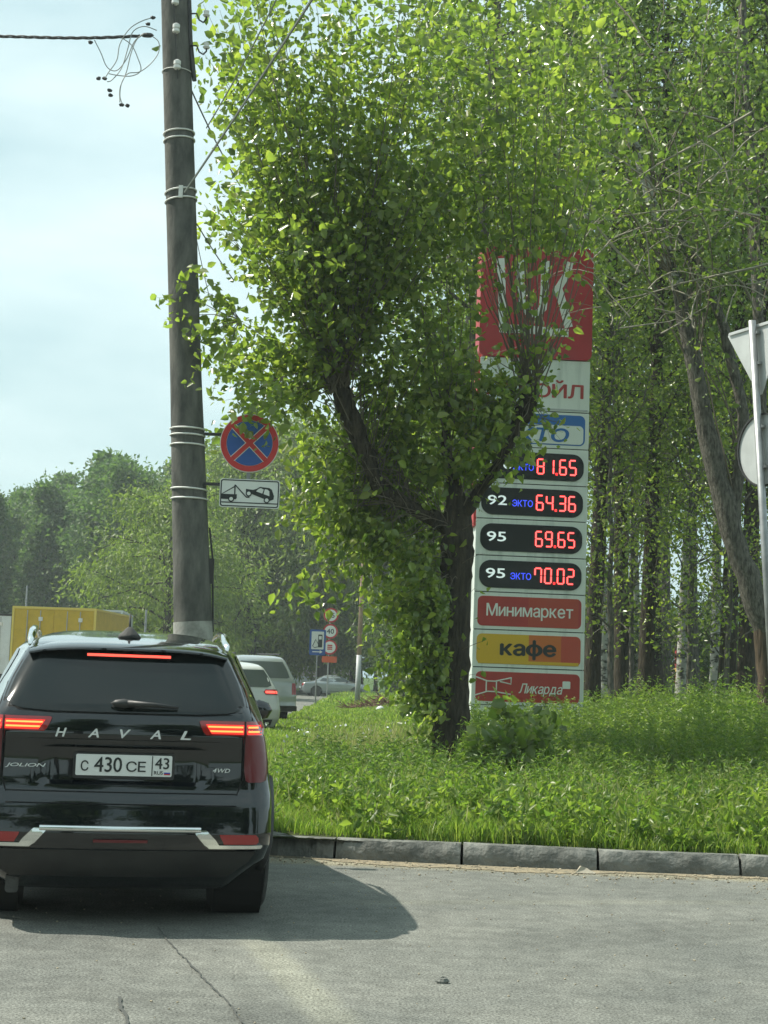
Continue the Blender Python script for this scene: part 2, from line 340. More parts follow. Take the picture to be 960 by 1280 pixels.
for i, (a, b) in enumerate(segs):
    ln = (b-a).length
    if ln < .06: continue
    vis = a.y < 13 and -1 < a.x < 4
    if vis or i < 3 or (i-3) % 6 == 0: o = kerb_mesh(i, vis).build('kerb_stone', 'kerb', kerb, smooth=35); kmesh.append(o.data)
    else:
        o = bpy.data.objects.new('kerb_stone', kmesh[-1]); C.objects.link(o); o.parent = kerb
    d = (b-a).normalized(); c = (a+b)/2
    o.location = (c.x, c.y, random.uniform(-.008, .006)); o.scale = (-(ln-.022), 1, 1); o.rotation_euler = (random.uniform(-.02, .02), random.uniform(-.006, .006), math.atan2(-d.y, -d.x)+random.uniform(-.008, .008))
# sandy dirt along the kerb: irregular sheet and loose pebbles
pts = []; xs = np.linspace(-1.0, 9, 140)
def ky(x): return float(np.interp(-x, [-p[0] for p in KP[:8]], [p[1] for p in KP[:8]]))
edge = [(x, ky(x)-.17-.09*math.sin(x*1.9)-.05*math.sin(x*5.3+1)-random.uniform(0, .07)) for x in xs]
flat('sand_strip', edge+[(x, ky(x)+.01) for x in xs[::-1]], .004, 'sand', kind='structure')
m = MB()
for _ in range(1500):
    x = random.uniform(-1, 6); q = abs(random.gauss(0, .27)); r_ = random.choice((.003, .003, .004, .006, .011)); m.blob((x, ky(x)-.02-q, r_*.5), r_, 5, (1, .8, .6))
for _ in range(500):
    x = random.uniform(-3, 5); y = random.uniform(5.5, 11.3); r_ = random.uniform(.003, .007); m.blob((x, y, r_*.5), r_, 5, (1, .8, .6))
tag(m.build('gravel', 'pebble'), 'loose sandy gravel scattered along the foot of the kerb', 'gravel', kind='stuff')
def gp(px, py):                                          # pixel on the road surface
    v = fw+rt*((px-480)/F)+up*((640-py)/F); return EYE+v*(-EYE.z/v.z)
def strip(px, w, z, name, mat, jag=.3, n=6):
    pp = [gp(*q) for q in px]; c = []
    for a, b in zip(pp, pp[1:]):
        for k in range(n): c.append(a.lerp(b, k/n))
    c.append(pp[-1]); A = []; B = []
    for i, p in enumerate(c):
        t = (c[min(i+3, len(c)-1)]-c[max(i-3, 0)]).normalized(); q = Vector((-t.y, t.x, 0)); j = Vector((random.uniform(-1, 1), random.uniform(-1, 1), 0))*w*jag
        if jag < .05: wa = 1+.25*math.sin(i*.21)+.18*math.sin(i*.57+1)+random.uniform(-.05, .05); wb = 1+.25*math.sin(i*.17+2)+.18*math.sin(i*.49)+random.uniform(-.05, .05)
        else: wa = random.uniform(.6, 1.3); wb = random.uniform(.6, 1.3)
        A.append(p+q*w*.5*wa+j); B.append(p-q*w*.5*wb+j)
    vs = [(p.x, p.y, z) for p in A+B]; k = len(A)
    return MB().add(vs, [(i, i+1, k+i+1, k+i) for i in range(k-1)]).build(name, mat, road)
def stain(key, a, b, hw, col):                            # dusty tyre-dragged streak, a mark of the road itself
    t = M[key].node_tree; bs = t.nodes['Principled BSDF']; src = bs.inputs['Base Color'].links[0].from_socket; nn = t.nodes.new; lk = t.links.new
    c = nn('ShaderNodeTexCoord'); d = (b-a).normalized()
    def vm_(op, x, y):
        n = nn('ShaderNodeVectorMath'); n.operation = op
        if isinstance(x, tuple): n.inputs[0].default_value = x
        else: lk(x, n.inputs[0])
        if isinstance(y, tuple): n.inputs[1].default_value = y
        else: lk(y, n.inputs[1])
        return n
    rel = vm_('SUBTRACT', c.outputs['Object'], tuple(a)); al = vm_('DOT_PRODUCT', rel.outputs[0], tuple(d)); pe = vm_('DOT_PRODUCT', rel.outputs[0], (-d.y, d.x, 0))
    no = nn('ShaderNodeTexNoise'); no.inputs['Scale'].default_value = 7; no.inputs['Detail'].default_value = 8; no.inputs['Roughness'].default_value = .75; lk(c.outputs['Object'], no.inputs[0])
    def ma(op, x, y):
        n = nn('ShaderNodeMath'); n.operation = op
        for k, v in enumerate((x, y)):
            if isinstance(v, (int, float)): n.inputs[k].default_value = v
            else: lk(v, n.inputs[k])
        return n.outputs[0]
    e = ma('ADD', ma('ABSOLUTE', pe.outputs['Value'], 0), ma('MULTIPLY', ma('SUBTRACT', no.outputs[0], .5), hw*2.2))
    r1 = nn('ShaderNodeMapRange'); r1.inputs[1].default_value = hw*1.35; r1.inputs[2].default_value = hw*.6; lk(e, r1.inputs[0])
    r2 = nn('ShaderNodeMapRange'); r2.inputs[1].default_value = 0; r2.inputs[2].default_value = .4; lk(al.outputs['Value'], r2.inputs[0])
    r3 = nn('ShaderNodeMapRange'); r3.inputs[1].default_value = (b-a).length; r3.inputs[2].default_value = (b-a).length-.4; lk(al.outputs['Value'], r3.inputs[0])
    f = ma('MULTIPLY', ma('MULTIPLY', r1.outputs[0], r2.outputs[0]), r3.outputs[0])
    m = nn('ShaderNodeMix'); m.data_type = 'RGBA'; sc_ = nn('ShaderNodeVectorMath'); sc_.operation = 'MULTIPLY'; lk(src, sc_.inputs[0]); sc_.inputs[1].default_value = col
    lk(f, m.inputs[0]); lk(src, m.inputs[6]); lk(sc_.outputs[0], m.inputs[7]); lk(m.outputs[2], bs.inputs['Base Color'])
stain('asphalt', gp(312, 1165), gp(470, 1330), .10, (1.36, 1.34, 1.25))
stain('asphalt', Vector((-1.1, 11.72, 0)), Vector((9, 11.42, 0)), .22, (1.55, 1.40, 1.12))
stain('asphalt', gp(560, 1180), gp(1100, 1150), .30, (.90, .90, .90))
stain('asphalt', gp(-60, 1215), gp(700, 1330), .16, (.90, .90, .90))
stain('asphalt', gp(380, 1128), gp(980, 1128), .10, (1.10, 1.09, 1.05))
strip([(196, 1160), (222, 1190), (252, 1222), (280, 1250), (312, 1290)], .009, .008, 'crack', 'crack', .9, 12)
strip([(147, 1248), (150, 1262), (158, 1275), (160, 1295)], .015, .008, 'crack', 'crack', .5, 4)
strip([(0, 1146), (30, 1150), (52, 1149)], .03, .008, 'dusty_streak', 'asphalt_dust', .3, 5)
q = gp(553, 1229); tag(MB().blob((0, 0, .010), .033, 9, (1, .7, .55), .18).build('stone', 'kerb'), 'small dark grey stone lying alone on the open asphalt', 'stone').location = (q.x, q.y, 0)
q = gp(731, 1092); tag(MB().add([(-.075, -.03, 0), (.07, -.035, 0), (.085, .02, 0), (-.06, .04, 0), (-.03, -.012, .05), (.012, -.006, .038), (.03, .02, .02), (-.035, .022, .048)], [(0, 3, 2, 1), (4, 5, 6, 7), (0, 1, 5, 4), (1, 2, 6, 5), (2, 3, 7, 6), (3, 0, 4, 7)]).build('concrete_chip', 'wood_chip'), 'pale broken concrete chip on the sand in front of the kerb', 'rubble').location = (q.x, q.y, .006)

# ------------------------------------------------------------------ cars: plan outlines stacked by height
def sst(t): t = min(max(t, 0), 1); return t*t*(3-2*t)
class Car:
    def __init__(s, tab, bow=.05, cr=.12, recess=False, wheels=(.86, 3.56), wr_=.35, tw=.23, track=.89):
        s.t = np.array(tab, float); s.bow = bow; s.cr = cr; s.recess = recess; s.wh = wheels; s.wr = wr_; s.tw = tw; s.track = track
    def k(s, z): return [float(np.interp(z, s.t[:, 0], s.t[:, i])) for i in range(1, 5)]   # w, wr, r, f
    def rear(s, x, z):
        w, wr, r, f = s.k(z); x = abs(x); c = min(s.cr, wr*.5); y = r+s.bow*(min(x, wr)/wr)**2
        if x > wr-c: t = min((x-(wr-c))/c, 1); y += c*(1-math.sqrt(max(0, 1-t**2.2)))
        if s.recess and .70 < z < 1.0: y += .028*sst((.46-x)/.05)*sst((z-.76)/.02)*sst((.985-z)/.02)
        return y
    def side(s, y, z):
        w, wr, r, f = s.k(z); a = wr+(w-wr)*sst((y-r-.1)/.9); e = sst((y-(f-1.2))/1.2)
        return a-.13*e*min(1, (f-1.5)/2 if f > 1.5 else .3)
    def outline(s, z):
        w, wr, r, f = s.k(z); c = min(s.cr, wr*.5); p = []
        for i in range(17): x = (wr-c)*i/16; p.append((x, s.rear(x, z)))
        for i in range(1, 8): t = i/7; x = wr-c+c*math.sin(t*PI/2); p.append((x, s.rear(x-1e-6, z)))
        y0 = p[-1][1]; y1 = f-.28
        for i in range(1, 31): y = y0+(y1-y0)*i/30; p.append((s.side(y, z), y))
        xe = p[-1][0]
        for i in range(1, 8): a = i/7*PI/2; p.append((xe-.25*(1-math.cos(a)), y1+.22*math.sin(a)))
        xe = p[-1][0]
        for i in range(1, 7): t = i/6; p.append((xe*(1-t), y1+.22+.06*(1-(1-t)**2)))
        return p
    def body(s, parent, mat, zs, name='body'):
        m = MB(); L_ = None
        for z in zs:
            h = s.outline(z); lp = h+[(-x, y) for x, y in h[-2:0:-1]]; L_ = len(lp); m.v += [(x, y, z) for x, y in lp]
        if s.recess: m.v = [(x, y, z+(.5-z)*.32*sst((abs(x)-.56)/.24)*sst((.9-y)/.2)) if z < .5 else (x, y, z) for x, y, z in m.v]   # bumper swept up at its corners
        for i in range(len(zs)-1):
            for k in range(L_):
                a = i*L_+k; b = i*L_+(k+1) % L_; q = (a, b, b+L_, a+L_)
                cx = sum(m.v[j][0] for j in q)/4; cy = sum(m.v[j][1] for j in q)/4; cz = sum(m.v[j][2] for j in q)/4
                if abs(cx) > .6 and any((cy-wy)**2+(cz-s.wr)**2 < (s.wr+.055)**2 for wy in s.wh): continue
                m.f.append(q)
        n = len(zs)-1; m.f.append(tuple(range(L_-1, -1, -1))); m.f.append(tuple(n*L_+k for k in range(L_)))
        return m.build(name, mat, parent, smooth=32)
    def patch(s, name, mat, parent, rows, off=.004, nx=18, th=.012, mirror=False, smooth=True):
        """rows: (z, x0, x1) on the tail"""
        m = MB(); g = []
        for z, a, b in rows:
            if mirror: a, b = -b, -a
            g.append([(a+(b-a)*i/nx, s.rear(a+(b-a)*i/nx, z)-off, z) for i in range(nx+1)])
        m.grid(g); r_ = len(rows); c_ = nx+1
        bd = [(i, 0) for i in range(r_)]+[(r_-1, j) for j in range(1, c_)]+[(i, c_-1) for i in range(r_-2, -1, -1)]+[(0, j) for j in range(c_-2, 0, -1)]
        o = len(m.v); m.v += [(g[i][j][0], g[i][j][1]+th, g[i][j][2]) for i, j in bd]; n = len(bd)
        for k in range(n): i, j = bd[k]; i2, j2 = bd[(k+1) % n]; m.f.append((i*c_+j, i2*c_+j2, o+(k+1) % n, o+k))
        return m.build(name, mat, parent, smooth=40 if smooth else False)
    def sidepatch(s, name, mat, parent, rows, sgn, off=.004, ny=16):
        g = [[(sgn*(s.side(a+(b-a)*i/ny, z)+off), a+(b-a)*i/ny, z) for i in range(ny+1)] for z, a, b in rows]
        if sgn < 0: g = [r_[::-1] for r_ in g]
        return MB().grid(g).build(name, mat, parent, smooth=True)
    def wheels(s, root, rim='rim'):
        for wy in s.wh:
            for sg in (1, -1):
                w = thing_part('wheel', root, (sg*(s.track-s.tw/2), wy, s.wr)); r_ = s.wr; t = s.tw/2
                pr = [(r_*.62, -t*.9), (r_*.80, -t), (r_*.93, -t*.98), (r_*.985, -t*.86)]
                for gx in (-.5, -.17, .17, .5): pr += [(r_, (gx-.12)*t*1.5), (r_, (gx-.025)*t*1.5), (r_*.955, (gx-.02)*t*1.5), (r_*.955, (gx+.02)*t*1.5), (r_, (gx+.025)*t*1.5)]
                pr += [(r_*.985, t*.86), (r_*.93, t*.98), (r_*.80, t), (r_*.62, t*.9)]
                me = MB().lathe(pr, 40, 'x').build('tyre', 'rubber', w, smooth=30)
                o = MB(); ox = t*.75*sg
                for k in range(5):
                    a = k*2*PI/5; d = Vector((0, math.cos(a), math.sin(a))); e = Vector((0, -math.sin(a), math.cos(a)))
                    vs = [Vector((ox, 0, 0))+d*q*r_+e*h*r_ for q, h in ((.08, .07), (.6, .1), (.6, -.1), (.08, -.07))]; vs2 = [v-Vector((.03*sg, 0, 0)) for v in vs]
                    o.add(vs+vs2, [(0, 1, 2, 3), (7, 6, 5, 4), (0, 4, 5, 1), (1, 5, 6, 2), (2, 6, 7, 3), (3, 7, 4, 0)])
                o.lathe([(r_*.60, ox), (r_*.64, ox), (r_*.64, -ox*.6), (r_*.60, -ox*.6)], 30, 'x').lathe([(r_*.13, ox*1.02), (r_*.13, ox*.4)], 16, 'x')
                o.build('rim', rim, w)
        for wy in s.wh:
            for sg in (1, -1):
                m = MB(); path = []
                for k in range(21):
                    a = R(-12+204*k/20); y = wy+math.cos(a)*(s.wr+.05); z = s.wr+math.sin(a)*(s.wr+.05); path.append((sg*(s.side(y, max(z, .25))+.004), y, z))
                m.tube(path, .028, 8).build('arch_trim', 'car_plastic', root, smooth=True)
                MB().lathe([(s.wr+.07, sg*.55), (s.wr+.07, sg*(s.track-.04))], 24, 'x', (0, wy, s.wr)).build('wheel_well', 'underside', root)
def thing_part(name, parent, loc):
    o = MB().lathe([(.05, -.09), (.05, .09)], 10, 'x').build(name, 'underside', parent); o.location = loc; return o

# --- black SUV in the foreground
T = [(.19, .80, .70, .20, 4.10), (.25, .85, .79, .10, 4.20), (.30, .885, .83, .05, 4.25), (.42, .90, .855, .0, 4.30), (.50, .905, .86, -.01, 4.31), (.58, .907, .86, .0, 4.32), (.66, .907, .86, .015, 4.31), (.72, .907, .857, .04, 4.30), (.735, .907, .855, .05, 4.30), (.80, .905, .845, .06, 4.28), (.90, .90, .835, .065, 4.25), (.98, .895, .82, .062, 4.15), (1.03, .885, .81, .055, 3.9), (1.08, .872, .79, .06, 3.55), (1.13, .86, .765, .075, 3.32), (1.18, .84, .735, .10, 3.2), (1.24, .815, .712, .15, 3.08), (1.33, .78, .682, .235, 2.88), (1.45, .73, .628, .345, 2.75), (1.50, .705, .60, .385, 2.68), (1.53, .68, .585, .47, 2.64), (1.55, .665, .57, .62, 2.61), (1.58, .63, .54, .95, 2.57), (1.605, .58, .50, 1.28, 2.52), (1.625, .50, .43, 1.52, 2.47), (1.637, .38, .34, 1.7, 2.42), (1.642, .20, .18, 1.85, 2.38)]
T = [(a, b*.968, c*.968, d, e) for a, b, c, d, e in T]
hv = Car(T, .055, .14, True, (.86, 3.56), .355, .25, .87)
q = P(153, 1000, 8.36); suv = thing('black_suv', 'glossy black SUV seen from behind with lit tail lights, nearest car on the road', 'car', (q.x, 8.36, 0), R(9.8))
zs = list(np.arange(.19, .98, .022))+list(np.arange(.98, 1.2, .02))+list(np.arange(1.2, 1.5, .03))+[1.5, 1.52, 1.545, 1.56, 1.58, 1.593, 1.605, 1.615, 1.625, 1.632, 1.637, 1.64, 1.642]
hv.body(suv, 'car_black', zs); hv.wheels(suv)
hv.patch('rear_window', 'glass_dark', suv, [(1.155, -.40, .40), (1.165, -.56, .56), (1.18, -.62, .62), (1.21, -.655, .655), (1.26, -.645, .645), (1.34, -.62, .62), (1.42, -.585, .585), (1.50, -.54, .54)], .006, 30)
hv.patch('window_seal', 'seam', suv, [(1.145, -.41, .41), (1.155, -.58, .58), (1.17, -.64, .64), (1.20, -.675, .675), (1.26, -.663, .663), (1.34, -.637, .637), (1.42, -.602, .602), (1.505, -.555, .555)], .002, 30)
m = MB(); g = []                                        # roof spoiler lip over the glass
for yy, zt, zb in ((.315, 1.508, 1.498), (.335, 1.519, 1.495), (.45, 1.541, 1.50), (.64, 1.562, 1.53)):
    g.append((yy, zt, zb))
gt = [[(x_*(.56-.02*(yy-.3)), yy+.06*x_*x_, zt-.035*x_**4) for x_ in np.linspace(-1, 1, 21)] for yy, zt, zb in g]
gb = [[(x_*(.56-.02*(yy-.3)), yy+.06*x_*x_, zb-.035*x_**4) for x_ in np.linspace(-1, 1, 21)] for yy, zt, zb in g]
m.grid(gt); m.grid([gb[0], gt[0]]); m.grid([r_ for r_ in gb[::-1]]); m.grid([[a[0] for a in gb], [a[0] for a in gt]]); m.grid([[a[-1] for a in gt], [a[-1] for a in gb]])
m.build('roof_spoiler', 'car_black', suv, smooth=40)
hv.patch('brake_light', 'brake_lit', suv, [(1.462, -.235, .235), (1.476, -.235, .235)], .012, 12)
for sg in (1, -1):                                      # tail lights
    mir = sg < 0
    tl = hv.patch('taillight', 'lens_red', suv, [(1.045, .44, .765), (1.06, .425, .772), (1.09, .41, .775), (1.118, .40, .765), (1.124, .41, .76)], .012, 24, .02, mir)
    lo = hv.patch('lamp_lower', 'lens_dark', tl, [(.79, .685, .76), (.80, .67, .79), (.85, .66, .80), (.93, .655, .798), (1.0, .65, .79), (1.043, .645, .78)], .010, 12, .02, mir)
    hv.patch('light_bar', 'tail_hot', tl, [(1.088, .45, .645), (1.097, .447, .645)], .017, 12, .004, mir); hv.patch('light_bar', 'tail_hot', tl, [(1.064, .465, .645), (1.073, .46, .645)], .017, 12, .004, mir)
    hv.patch('light_glow', 'tail_lit', tl, [(1.053, .47, .65), (1.105, .435, .65)], .014, 12, .003, mir)
    hv.patch('light_bar', 'tail_hot', tl, [(1.088, .675, .735), (1.097, .675, .735)], .017, 6, .004, mir); hv.patch('light_bar', 'tail_hot', tl, [(1.064, .675, .742), (1.073, .675, .742)], .017, 6, .004, mir)
    hv.patch('light_glow', 'tail_lit', tl, [(1.053, .668, .757), (1.105, .668, .757)], .014, 6, .003, mir)
    hv.patch('lamp_divider', 'seam', tl, [(.80, .650, .657), (1.045, .652, .659), (1.125, .655, .662)], .019, 1, .01, mir)
    hv.patch('panel_gap', 'seam', suv, [(.72, .62, .626), (.80, .648, .654), (1.04, .643, .649)], .002, 1, .01, mir)
    hv.patch('panel_gap', 'seam', suv, [(1.13, .70, .706), (1.2, .685, .691), (1.3, .665, .671), (1.48, .585, .591)], .002, 1, .01, mir)
    hv.patch('reflector', 'lens_red', suv, [(.458, .56, .74), (.47, .555, .752), (.495, .54, .75), (.51, .535, .735)], .012, 10, .02, mir)
    hv.patch('chrome_corner', 'chrome', suv, [(.434, .48, .765), (.443, .47, .775), (.453, .455, .775)], .016, 14, .02, mir)
    hv.patch('chrome_corner', 'chrome', suv, [(.452, .455, .535), (.48, .43, .515), (.51, .405, .485), (.535, .385, .46)], .016, 6, .02, mir)
    hv.sidepatch('side_window', 'glass_dark', suv, [(1.19, 1.0, 3.05), (1.26, .9, 2.98), (1.36, .85, 2.75), (1.46, .92, 2.5), (1.50, 1.05, 2.3)], sg)
    hv.sidepatch('quarter_pillar', 'car_black', suv, [(1.18, 1.62, 1.70), (1.50, 1.62, 1.70)], sg, .008, 2)
    hv.sidepatch('door_handle', 'chrome', suv, [(1.03, 1.75, 1.95), (1.055, 1.75, 1.95)], sg, .025, 4)
    m = MB(); m.tube([(sg*.565, .50, 1.515), (sg*.565, .58, 1.552), (sg*.565, .72, 1.587), (sg*.57, .9, 1.607), (sg*.58, 1.2, 1.625), (sg*.60, 1.8, 1.64), (sg*.60, 2.25, 1.62), (sg*.595, 2.4, 1.56)], [.008, .02, .024, .024, .022, .02, .018, .012], 8).build('roof_rail', 'chrome', suv, smooth=True)
    m = MB(); m.blob((sg*1.0, 3.02, 1.12), .105, 12, (1, .55, .75), .0).tube([(sg*.84, 3.05, 1.08), (sg*.95, 3.03, 1.09)], .025, 6); m.build('door_mirror', 'car_black', suv, smooth=True)
for z in (.722, .66):
    hv.patch('panel_gap', 'seam', suv, [(z, -.62, .62), (z+.006, -.62, .62)], .002, 30, .01)
hv.patch('lower_bumper', 'car_plastic', suv, [(.27, -.58, .58), (.30, -.62, .62), (.36, -.70, .70), (.42, -.74, .74)], .008, 30, .03)
MB().tube([(x, hv.rear(x, .53)-.004, .533) for x in np.linspace(-.43, .43, 25)], .018, 12).build('chrome_strip', 'chrome', suv, smooth=50)
hv.patch('bumper_lamp', 'lens_dark', suv, [(.462, -.145, .145), (.477, -.145, .145)], .014, 8, .01)
hv.patch('tailgate_crease', 'car_black', suv, [(.985, -.52, .52), (.995, -.54, .54), (1.005, -.52, .52)], .008, 20, .01)
MB().box((-.62, .2, .22), (.58, 3.9, .30)).build('underbody', 'underside', suv)
MB().tube([(-.42, .32, .27), (.30, .32, .27)], .055, 10).tube([(.30, .32, .27), (.40, .20, .26)], .03, 8).build('muffler', 'muffler', suv, smooth=True)
MB().prism(rrect(-.60, .175, -.53, .30, .02), .12, .14).build('mud_flap', 'rubber', suv)
# antenna: shark base and a short whip
py_ = 1.0; m = MB(); m.lathe([(.075, 0), (.06, .022), (.028, .055), (.012, .07)], 14, 'z', (0, py_, 1.58)).tube([(0, py_, 1.62), (0, py_+.03, 1.73)], [.009, .006], 6).build('roof_antenna', 'rubber', suv, smooth=True)
# wiper
yw = hv.rear(.1, 1.2)
MB().blob((-.02, yw-.035, 1.205), .035, 10, (2.0, .8, .75), .05).tube([(-.0, yw-.045, 1.205), (.16, yw-.045, 1.20), (.28, yw-.03, 1.19)], [.02, .014, .008], 8).build('rear_wiper', 'car_plastic', suv, smooth=True)
# number plate
yp = hv.rear(0, .87)-.012
pf = MB().prism(rrect(-.275, .795, .275, .935, .012, 3), yp-.008, yp+.02).build('plate_frame', 'car_plastic', suv)
pl = MB().prism(rrect(-.26, .812, .26, .926, .008, 3), yp-.013, yp-.006).build('number_plate', 'plate_white', suv); yt = yp-.0145
MB().prism(rrect(.150, .814, .155, .924, .002, 1), yt, yp-.012).build('divider', 'sign_black', pl)
text('characters', 'С', 'sign_black', pl, (-.232, yt, .836), .056, .040, bold=.012)
text('characters', '430', 'sign_black', pl, (-.160, yt, .832), .080, .148, bold=.012)
text('characters', 'СЕ', 'sign_black', pl, (.012, yt, .836), .056, .105, bold=.012)
text('region_code', '43', 'sign_black', pl, (.168, yt, .854), .060, .076, bold=.012)
text('country_code', 'RUS', 'sign_black', pl, (.164, yt, .824), .019, .048, bold=.01)
for k, mt in enumerate(('flag_red', 'flag_blue', 'plate_white')): MB().box((.218, yt, .822+.007*k), (.252, yp-.012, .829+.007*k)).build('flag_stripe', mt, pl)
for ch, x in zip('HAVAL', (-.350, -.175, -.005, .160, .325)):
    text('chrome_letter', ch, 'silver_letter', suv, (x-.026, hv.rear(x, 1.04)-.008, 1.018), .046, .056, bold=.03, shear=.25)
text('model_lettering', 'JOLION', 'silver_letter', suv, (-.635, hv.rear(-.6, .83)-.012, .845), .024, .215, bold=.02, shear=.25)
text('drive_lettering', '4WD', 'silver_letter', suv, (.485, hv.rear(.53, .84)-.012, .842), .022, .095, bold=.02, shear=.25)

# --- cars further off
def small_car(label, name, cat, loc, rz, tab, body_mat, wheels, rear_rows, side_rows, tails, plate_z, wr_=.33, lit=False, track=.83, extras=None, bow=.05, cr=.12):
    c = Car(tab, bow, cr, False, wheels, wr_, .2, track); root = thing(name, label, cat, loc, rz); z0 = tab[0][0]; z1 = tab[-1][0]
    c.body(root, body_mat, list(np.linspace(z0, z1, 44))); c.wheels(root)
    c.patch('rear_window', 'glass_mid', root, rear_rows, .006, 14)
    for sg in (1, -1):
        for rows in side_rows: c.sidepatch('side_window', 'glass_mid', root, rows, sg)
        for a in tails:
            tl = c.patch('taillight', 'lens_red', root, a, .012, 8, .02, sg < 0)
            if lit: z_, x0_, x1_ = a[len(a)//2]; c.patch('light_bar', 'brake_lit', tl, [(z_-.025, x0_+.05, x1_-.05), (z_+.025, x0_+.05, x1_-.05)], .018, 4, .004, sg < 0)
        MB().blob((sg*(tab[6][1]+.10), wheels[1]-.65, .98), .10, 10, (1, .6, .8), 0).build('door_mirror', 'car_plastic', root, smooth=True)
        m = MB(); zz = (z1-.05); 
        c.sidepatch('door_seam', 'seam', root, [(.45, wheels[0]+.95, wheels[0]+.96), (.95, wheels[0]+.95, wheels[0]+.96)], sg, .003, 1)
        c.sidepatch('door_handle', 'car_plastic', root, [(.90, wheels[0]+.7, wheels[0]+.85), (.925, wheels[0]+.7, wheels[0]+.85)], sg, .02, 2)
    y = c.rear(0, plate_z)-.015; MB().box((-.26, y, plate_z-.055), (.26, y+.02, plate_z+.055)).build('number_plate', 'plate_white', root)
    c.patch('bumper_insert', 'car_plastic', root, [(tab[0][0]+.03, -.6, .6), (tab[0][0]+.16, -.62, .62)], .01, 10, .02)
    return root, c
q = P(300, 905, 34.5)
wc, cc = small_car('white crossover with brake lights lit, between the black SUV and the silver pickup', 'white_crossover', 'car', (q.x+.22, 33.5, 0), R(24),
    [(.22, .80, .74, .1, 4.1), (.4, .88, .82, 0, 4.3), (.6, .90, .83, -.02, 4.35), (.75, .90, .82, .02, 4.3), (.9, .89, .80, .05, 4.2), (1.0, .87, .77, .08, 3.7), (1.08, .85, .74, .12, 3.2), (1.2, .80, .70, .22, 2.9), (1.35, .73, .64, .34, 2.6), (1.5, .66, .56, .44, 2.3), (1.57, .58, .5, .6, 2.1), (1.62, .4, .36, .85, 1.9), (1.635, .2, .18, 1.0, 1.7)], 'car_white', (.85, 3.5),
    [(1.08, -.5, .5), (1.12, -.62, .62), (1.3, -.6, .6), (1.46, -.52, .52)], [[(1.1, 1.0, 3.0), (1.2, .9, 2.85), (1.4, .9, 2.45), (1.48, 1.1, 2.25)]],
    [[(.92, .45, .76), (.98, .40, .79), (1.04, .46, .78)]], .62, lit=True, track=.89)
q = P(335, 900, 40)
pk, pc = small_car('silver pickup truck with a closed canopy, parked ahead of the white crossover', 'silver_pickup', 'car', (q.x-.10, 40, 0), R(22),
    [(.40, .82, .80, .05, 4.9), (.5, .90, .88, -.02, 5.0), (.65, .91, .89, 0, 5.05), (.8, .92, .89, 0, 5.05), (.95, .92, .89, .01, 5.0), (1.08, .91, .88, .02, 4.9), (1.18, .89, .86, .04, 4.2), (1.25, .87, .84, .08, 4.0), (1.45, .80, .78, .22, 3.7), (1.65, .73, .71, .36, 3.3), (1.78, .68, .65, .46, 3.05), (1.84, .58, .56, .6, 2.9), (1.86, .4, .4, .8, 2.6)], 'car_silver', (1.15, 4.0),
    [(1.27, -.62, .62), (1.3, -.70, .70), (1.5, -.66, .66), (1.70, -.58, .58)], [[(1.28, .35, 1.6), (1.45, .45, 1.6), (1.7, .62, 1.6)], [(1.28, 1.8, 3.8), (1.5, 1.8, 3.5), (1.7, 1.8, 3.1)]],
    [[(.85, .74, .87), (1.0, .74, .875), (1.15, .75, .86)]], .72, wr_=.38, track=.91, cr=.06)
MB().prism(rrect(-.85, .42, .85, .56, .03), -.10, .0).build('rear_bumper', 'car_plastic', pk)
for sg in (1, -1): MB().tube([(sg*.62, .8, 1.90), (sg*.62, 2.8, 1.91)], .02, 6).build('roof_rail', 'car_plastic', pk)
q = P(372, 868, 100)
sdn, sc_ = small_car('silver grey sedan standing side-on across the far end of the grass', 'grey_sedan', 'car', (q.x+.1, 101, 0), R(-78),
    [(.20, .76, .72, .1, 4.3), (.35, .84, .80, 0, 4.5), (.55, .86, .82, -.02, 4.52), (.7, .86, .81, .0, 4.5), (.8, .86, .80, .03, 4.4), (.88, .85, .78, .1, 4.1), (.93, .83, .76, .4, 3.6), (.97, .81, .74, .7, 3.35), (1.1, .76, .70, .95, 3.1), (1.25, .69, .64, 1.25, 2.8), (1.36, .62, .58, 1.5, 2.5), (1.41, .50, .48, 1.7, 2.3), (1.43, .3, .3, 1.9, 2.1)], 'car_grey', (.95, 3.6),
    [(1.0, -.55, .55), (1.2, -.52, .52), (1.34, -.48, .48)], [[(.97, 1.15, 2.05), (1.15, 1.32, 2.05), (1.33, 1.62, 2.05)], [(.97, 2.12, 3.25), (1.15, 2.12, 2.95), (1.33, 2.12, 2.55)]],
    [[(.66, .50, .78), (.75, .48, .80), (.82, .5, .78)]], .55, wr_=.31, track=.85, lit=False)
q = P(483, 866, 112); w2 = copy_tree(wc, 'small white car half hidden behind the brush pile at the far end of the grass', (q.x+1.2, 112, 0), R(-80)); w2.name = 'white_car'

